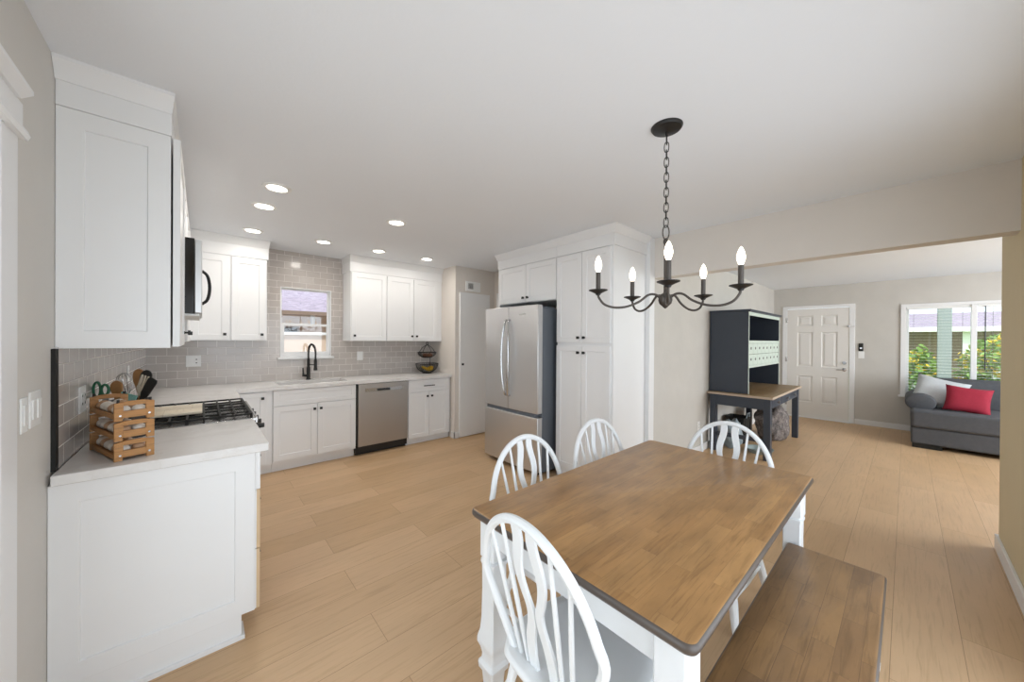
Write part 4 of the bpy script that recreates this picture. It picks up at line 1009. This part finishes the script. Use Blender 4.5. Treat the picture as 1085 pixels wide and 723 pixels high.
bk = MB(); pf_ = [(8.02, .50), (8.00, .60), (8.04, .84), (8.10, .895), (8.22, .90), (8.29, .84), (8.32, .30), (8.05, .28)]
bk.loft([[(x+.03, y, z-.03) if abs(y+.27) < .001 or abs(y-s1-.25) < .001 else (x, y, z) for x, z in pf_] for y in (-.27, -.29, -1.15, s1+.27, s1+.25)])
build(bk, 'backrest', 'sofa', t, bevel=.02, angle=50)
for x in (7.30, 8.2):
    for y in (-.19, -1.15, -2.1): build(MB().box(x-.06, x+.06, y-.13, y+.13, 0, .056), 'foot', 'blackmatt', t, bevel=.004)
def cushion(name, mat, c, w_, h, d_, rot, label):
    mb = MB(); n = 14; vs = []; fs = []
    for s_ in (1, -1):
        for i in range(n+1):
            for j in range(n+1):
                a, b = -1+2*i/n, -1+2*j/n
                pin = 1-.10*(1-abs(b))*0
                x = a*(w_/2)*(1-.09*(1-b*b)*abs(a)**3)
                y = b*(h/2)*(1-.09*(1-a*a)*abs(b)**3)
                z = s_*d_/2*max(0, (1-a**4)*(1-b**4))**.55+.006*noise.noise(Vv((a*3, b*3, s_)))
                vs.append((x, y, z))
    m_ = (n+1)**2
    for s_ in range(2):
        for i in range(n):
            for j in range(n):
                q = [s_*m_+i*(n+1)+j, s_*m_+(i+1)*(n+1)+j, s_*m_+(i+1)*(n+1)+j+1, s_*m_+i*(n+1)+j+1]; fs.append(q if s_ == 0 else q[::-1])
    mb.add(vs, fs); o = build(mb, name, mat, None, loc=(0, 0, 0), sub=0, angle=80, label=label, cat='cushion')
    bm = bmesh.new(); bm.from_mesh(o.data); bmesh.ops.remove_doubles(bm, verts=bm.verts, dist=.0015); bmesh.ops.recalc_face_normals(bm, faces=bm.faces); bm.to_mesh(o.data); bm.free()
    o.matrix_world = Matrix.Translation(c) @ rot; return o
def fr_(u, v):
    u = Vv(u).normalized(); v = (Vv(v)-u*Vv(v).dot(u)).normalized(); n_ = u.cross(v)
    return Matrix(((u.x, v.x, n_.x, 0), (u.y, v.y, n_.y, 0), (u.z, v.z, n_.z, 0), (0, 0, 0, 1)))
cushion('throw_pillow', 'greycush', (7.76, -.31, .715), .50, .46, .14, fr_((.05, -1, -.28), (.42, .28, .9)), 'pale grey square cushion leaning on the rolled arm of the sofa')
cushion('throw_pillow', 'red', (7.56, -.54, .665), .40, .36, .13, fr_((.03, -1, -.12), (.35, .22, .9)), 'crimson red cushion leaning in front of the grey one on the sofa')

# ================================================================== OUTSIDE
struct(MB().box(8.64, 40, -20, 20, -.25, -.15), 'ground', 'lawn')
struct(MB().box(-8, 8.64, 5.15, 20, -.25, -.15), 'ground', 'conc')
struct(MB().box(-8, 8.64, -20, -3.6, -.25, -.15).box(-8, -.6, -3.6, 5.15, -.25, -.15).box(-.6, 3.98, -3.6, -.55, -.08, -.062), 'ground', 'conc')
t = thing('porch_post', 'teal grey porch post seen through the left window pane', 'post', (10.3, -.46, -.15))
build(MB().box(10.25, 10.40, -.55, -.385, -.15, 3.2), 'shaft', 'siding', t, bevel=.005)
build(MB().box(10.22, 10.43, -.58, -.355, -.15, .0), 'post_base', 'trim', t, bevel=.005)
def bush(name, c, r, n, label, leafm, flowers):
    t = thing(name, label, 'bush', c); mb = MB(); fl = MB(); ms = 0
    br = MB()
    for k in range(14):
        a = random.uniform(0, 2*PI); p = Vv((c[0]+math.cos(a)*r[0]*.6, c[1]+math.sin(a)*r[1]*.8, c[2]+r[2]*random.uniform(1.0, 1.7)))
        br.tube([(c[0]+math.cos(a)*.08, c[1]+math.sin(a)*.2, c[2]), tuple((Vv(c)+p)/2+Vv((0, 0, .1))), tuple(p)], [.015, .01, .004], 5)
    build(br, 'branches', 'soil', t)
    def leaf(m, p, s):
        d1 = Vv((random.gauss(0, 1), random.gauss(0, 1), random.gauss(0, .6))).normalized(); d2 = d1.cross(Vv((random.gauss(0, 1), random.gauss(0, 1), random.gauss(0, 1)))).normalized()
        m.add([p-d1*s, p+d2*s*.4, p+d1*s, p-d2*s*.4], [[0, 1, 2, 3]])
    for k in range(n):
        while 1:
            q = Vv((random.uniform(-1, 1), random.uniform(-1, 1), random.uniform(-1, 1)))
            if .25 < q.length < 1: break
        lump_ = 1+.25*noise.noise(q*2.5)
        p = Vv((c[0]+q.x*r[0]*lump_, c[1]+q.y*r[1]*lump_, c[2]+r[2]*(1+q.z*lump_)))
        if q.z > -.3 and random.random() < flowers:
            for j in range(5): leaf(fl, p+Vv((random.gauss(0, .03), random.gauss(0, .03), random.gauss(0, .03))), .045)
        else: leaf(mb, p, .065)
    build(mb, 'foliage', 'leaf', t, smooth=False)
    if fl.v: build(fl, 'blossom', leafm, t, smooth=False)
bush('flowering_bush', (11.6, -1.22, -.15), (.5, .58, .85), 2600, 'green bush with yellow blossoms behind and right of the porch post', 'yellow', .16)
bush('flowering_bush', (11.5, -.18, -.15), (.32, .32, .72), 1800, 'smaller yellow flowering bush left of the porch post', 'yellow', .08)
bush('flowering_bush', (9.7, .1, -.15), (.3, .6, .42), 1600, 'low white flowering shrub just outside the window under the sill', 'petal', .08)
bush('flowering_bush', (10.4, -1.4, -.15), (.35, .5, .6), 1600, 'white flowering shrub outside the right window pane', 'petal', .12)
# house across the street
t = thing('neighbor_house', 'brown house with a grey purple roof across the lawn, seen through the living room window', 'house', (24, 0, -.15))
build(MB().box(22, 30, -9, 9, -.15, 2.0), 'wall', 'brown', t)
build(MB().prism([(21.2, 2.0), (26, 2.8), (31, 2.0)], 'y', -10, 10), 'roof', 'roof', t)
build(MB().box(21.1, 21.25, -10, 10, 1.84, 2.02), 'fascia', 'trim', t)
for y in (1.35, -3.8):
    wn = build(MB().box(21.93, 22.0, y-.6, y+.6, .65, 1.75), 'window', 'trim', t); build(MB().box(21.91, 21.935, y-.52, y+.52, .73, 1.67), 'pane', 'darkglass', wn)
build(MB().box(21.4, 21.6, .05, .25, -.15, 1.9).box(21.4, 21.6, -1.6, -1.4, -.15, 1.9), 'column', 'trim', t)
# neighbour behind kitchen
t = thing('neighbor_house', 'neighboring peach house with purple grey shingles close behind the kitchen window', 'house', (1.5, 8.8, -.15))
build(MB().box(-3, 8, 8.6, 12, -.15, 2.0), 'wall', 'stucco', t)
build(MB().prism([(7.9, 1.93), (12, 3.6), (12, 2.0), (8.0, 1.90)], 'x', -4, 9), 'roof', 'roof', t)
build(MB().box(-4, 9, 7.86, 7.92, 1.88, 1.955), 'gutter', 'brown', t)
build(MB().tube([(1.75, 8.3, 1.70), (1.75, 8.3, 1.9)], .04, 8), 'vent_pipe', 'white', t)
wn = build(MB().box(.9, 1.55, 8.55, 8.6, 1.2, 1.68), 'window', 'brown', t); build(MB().box(.94, 1.51, 8.54, 8.56, 1.24, 1.64), 'pane', 'darkglass', wn)
t = thing('garden_wall', 'peach stucco garden wall with a white cap outside the kitchen window', 'wall', (1.5, 6.6, -.15))
build(MB().box(-3, 7, 6.6, 6.75, -.15, 1.475), 'stucco_face', 'stucco', t)
build(MB().box(-3, 7, 6.56, 6.79, 1.475, 1.52), 'cap', 'trim', t, bevel=.004)
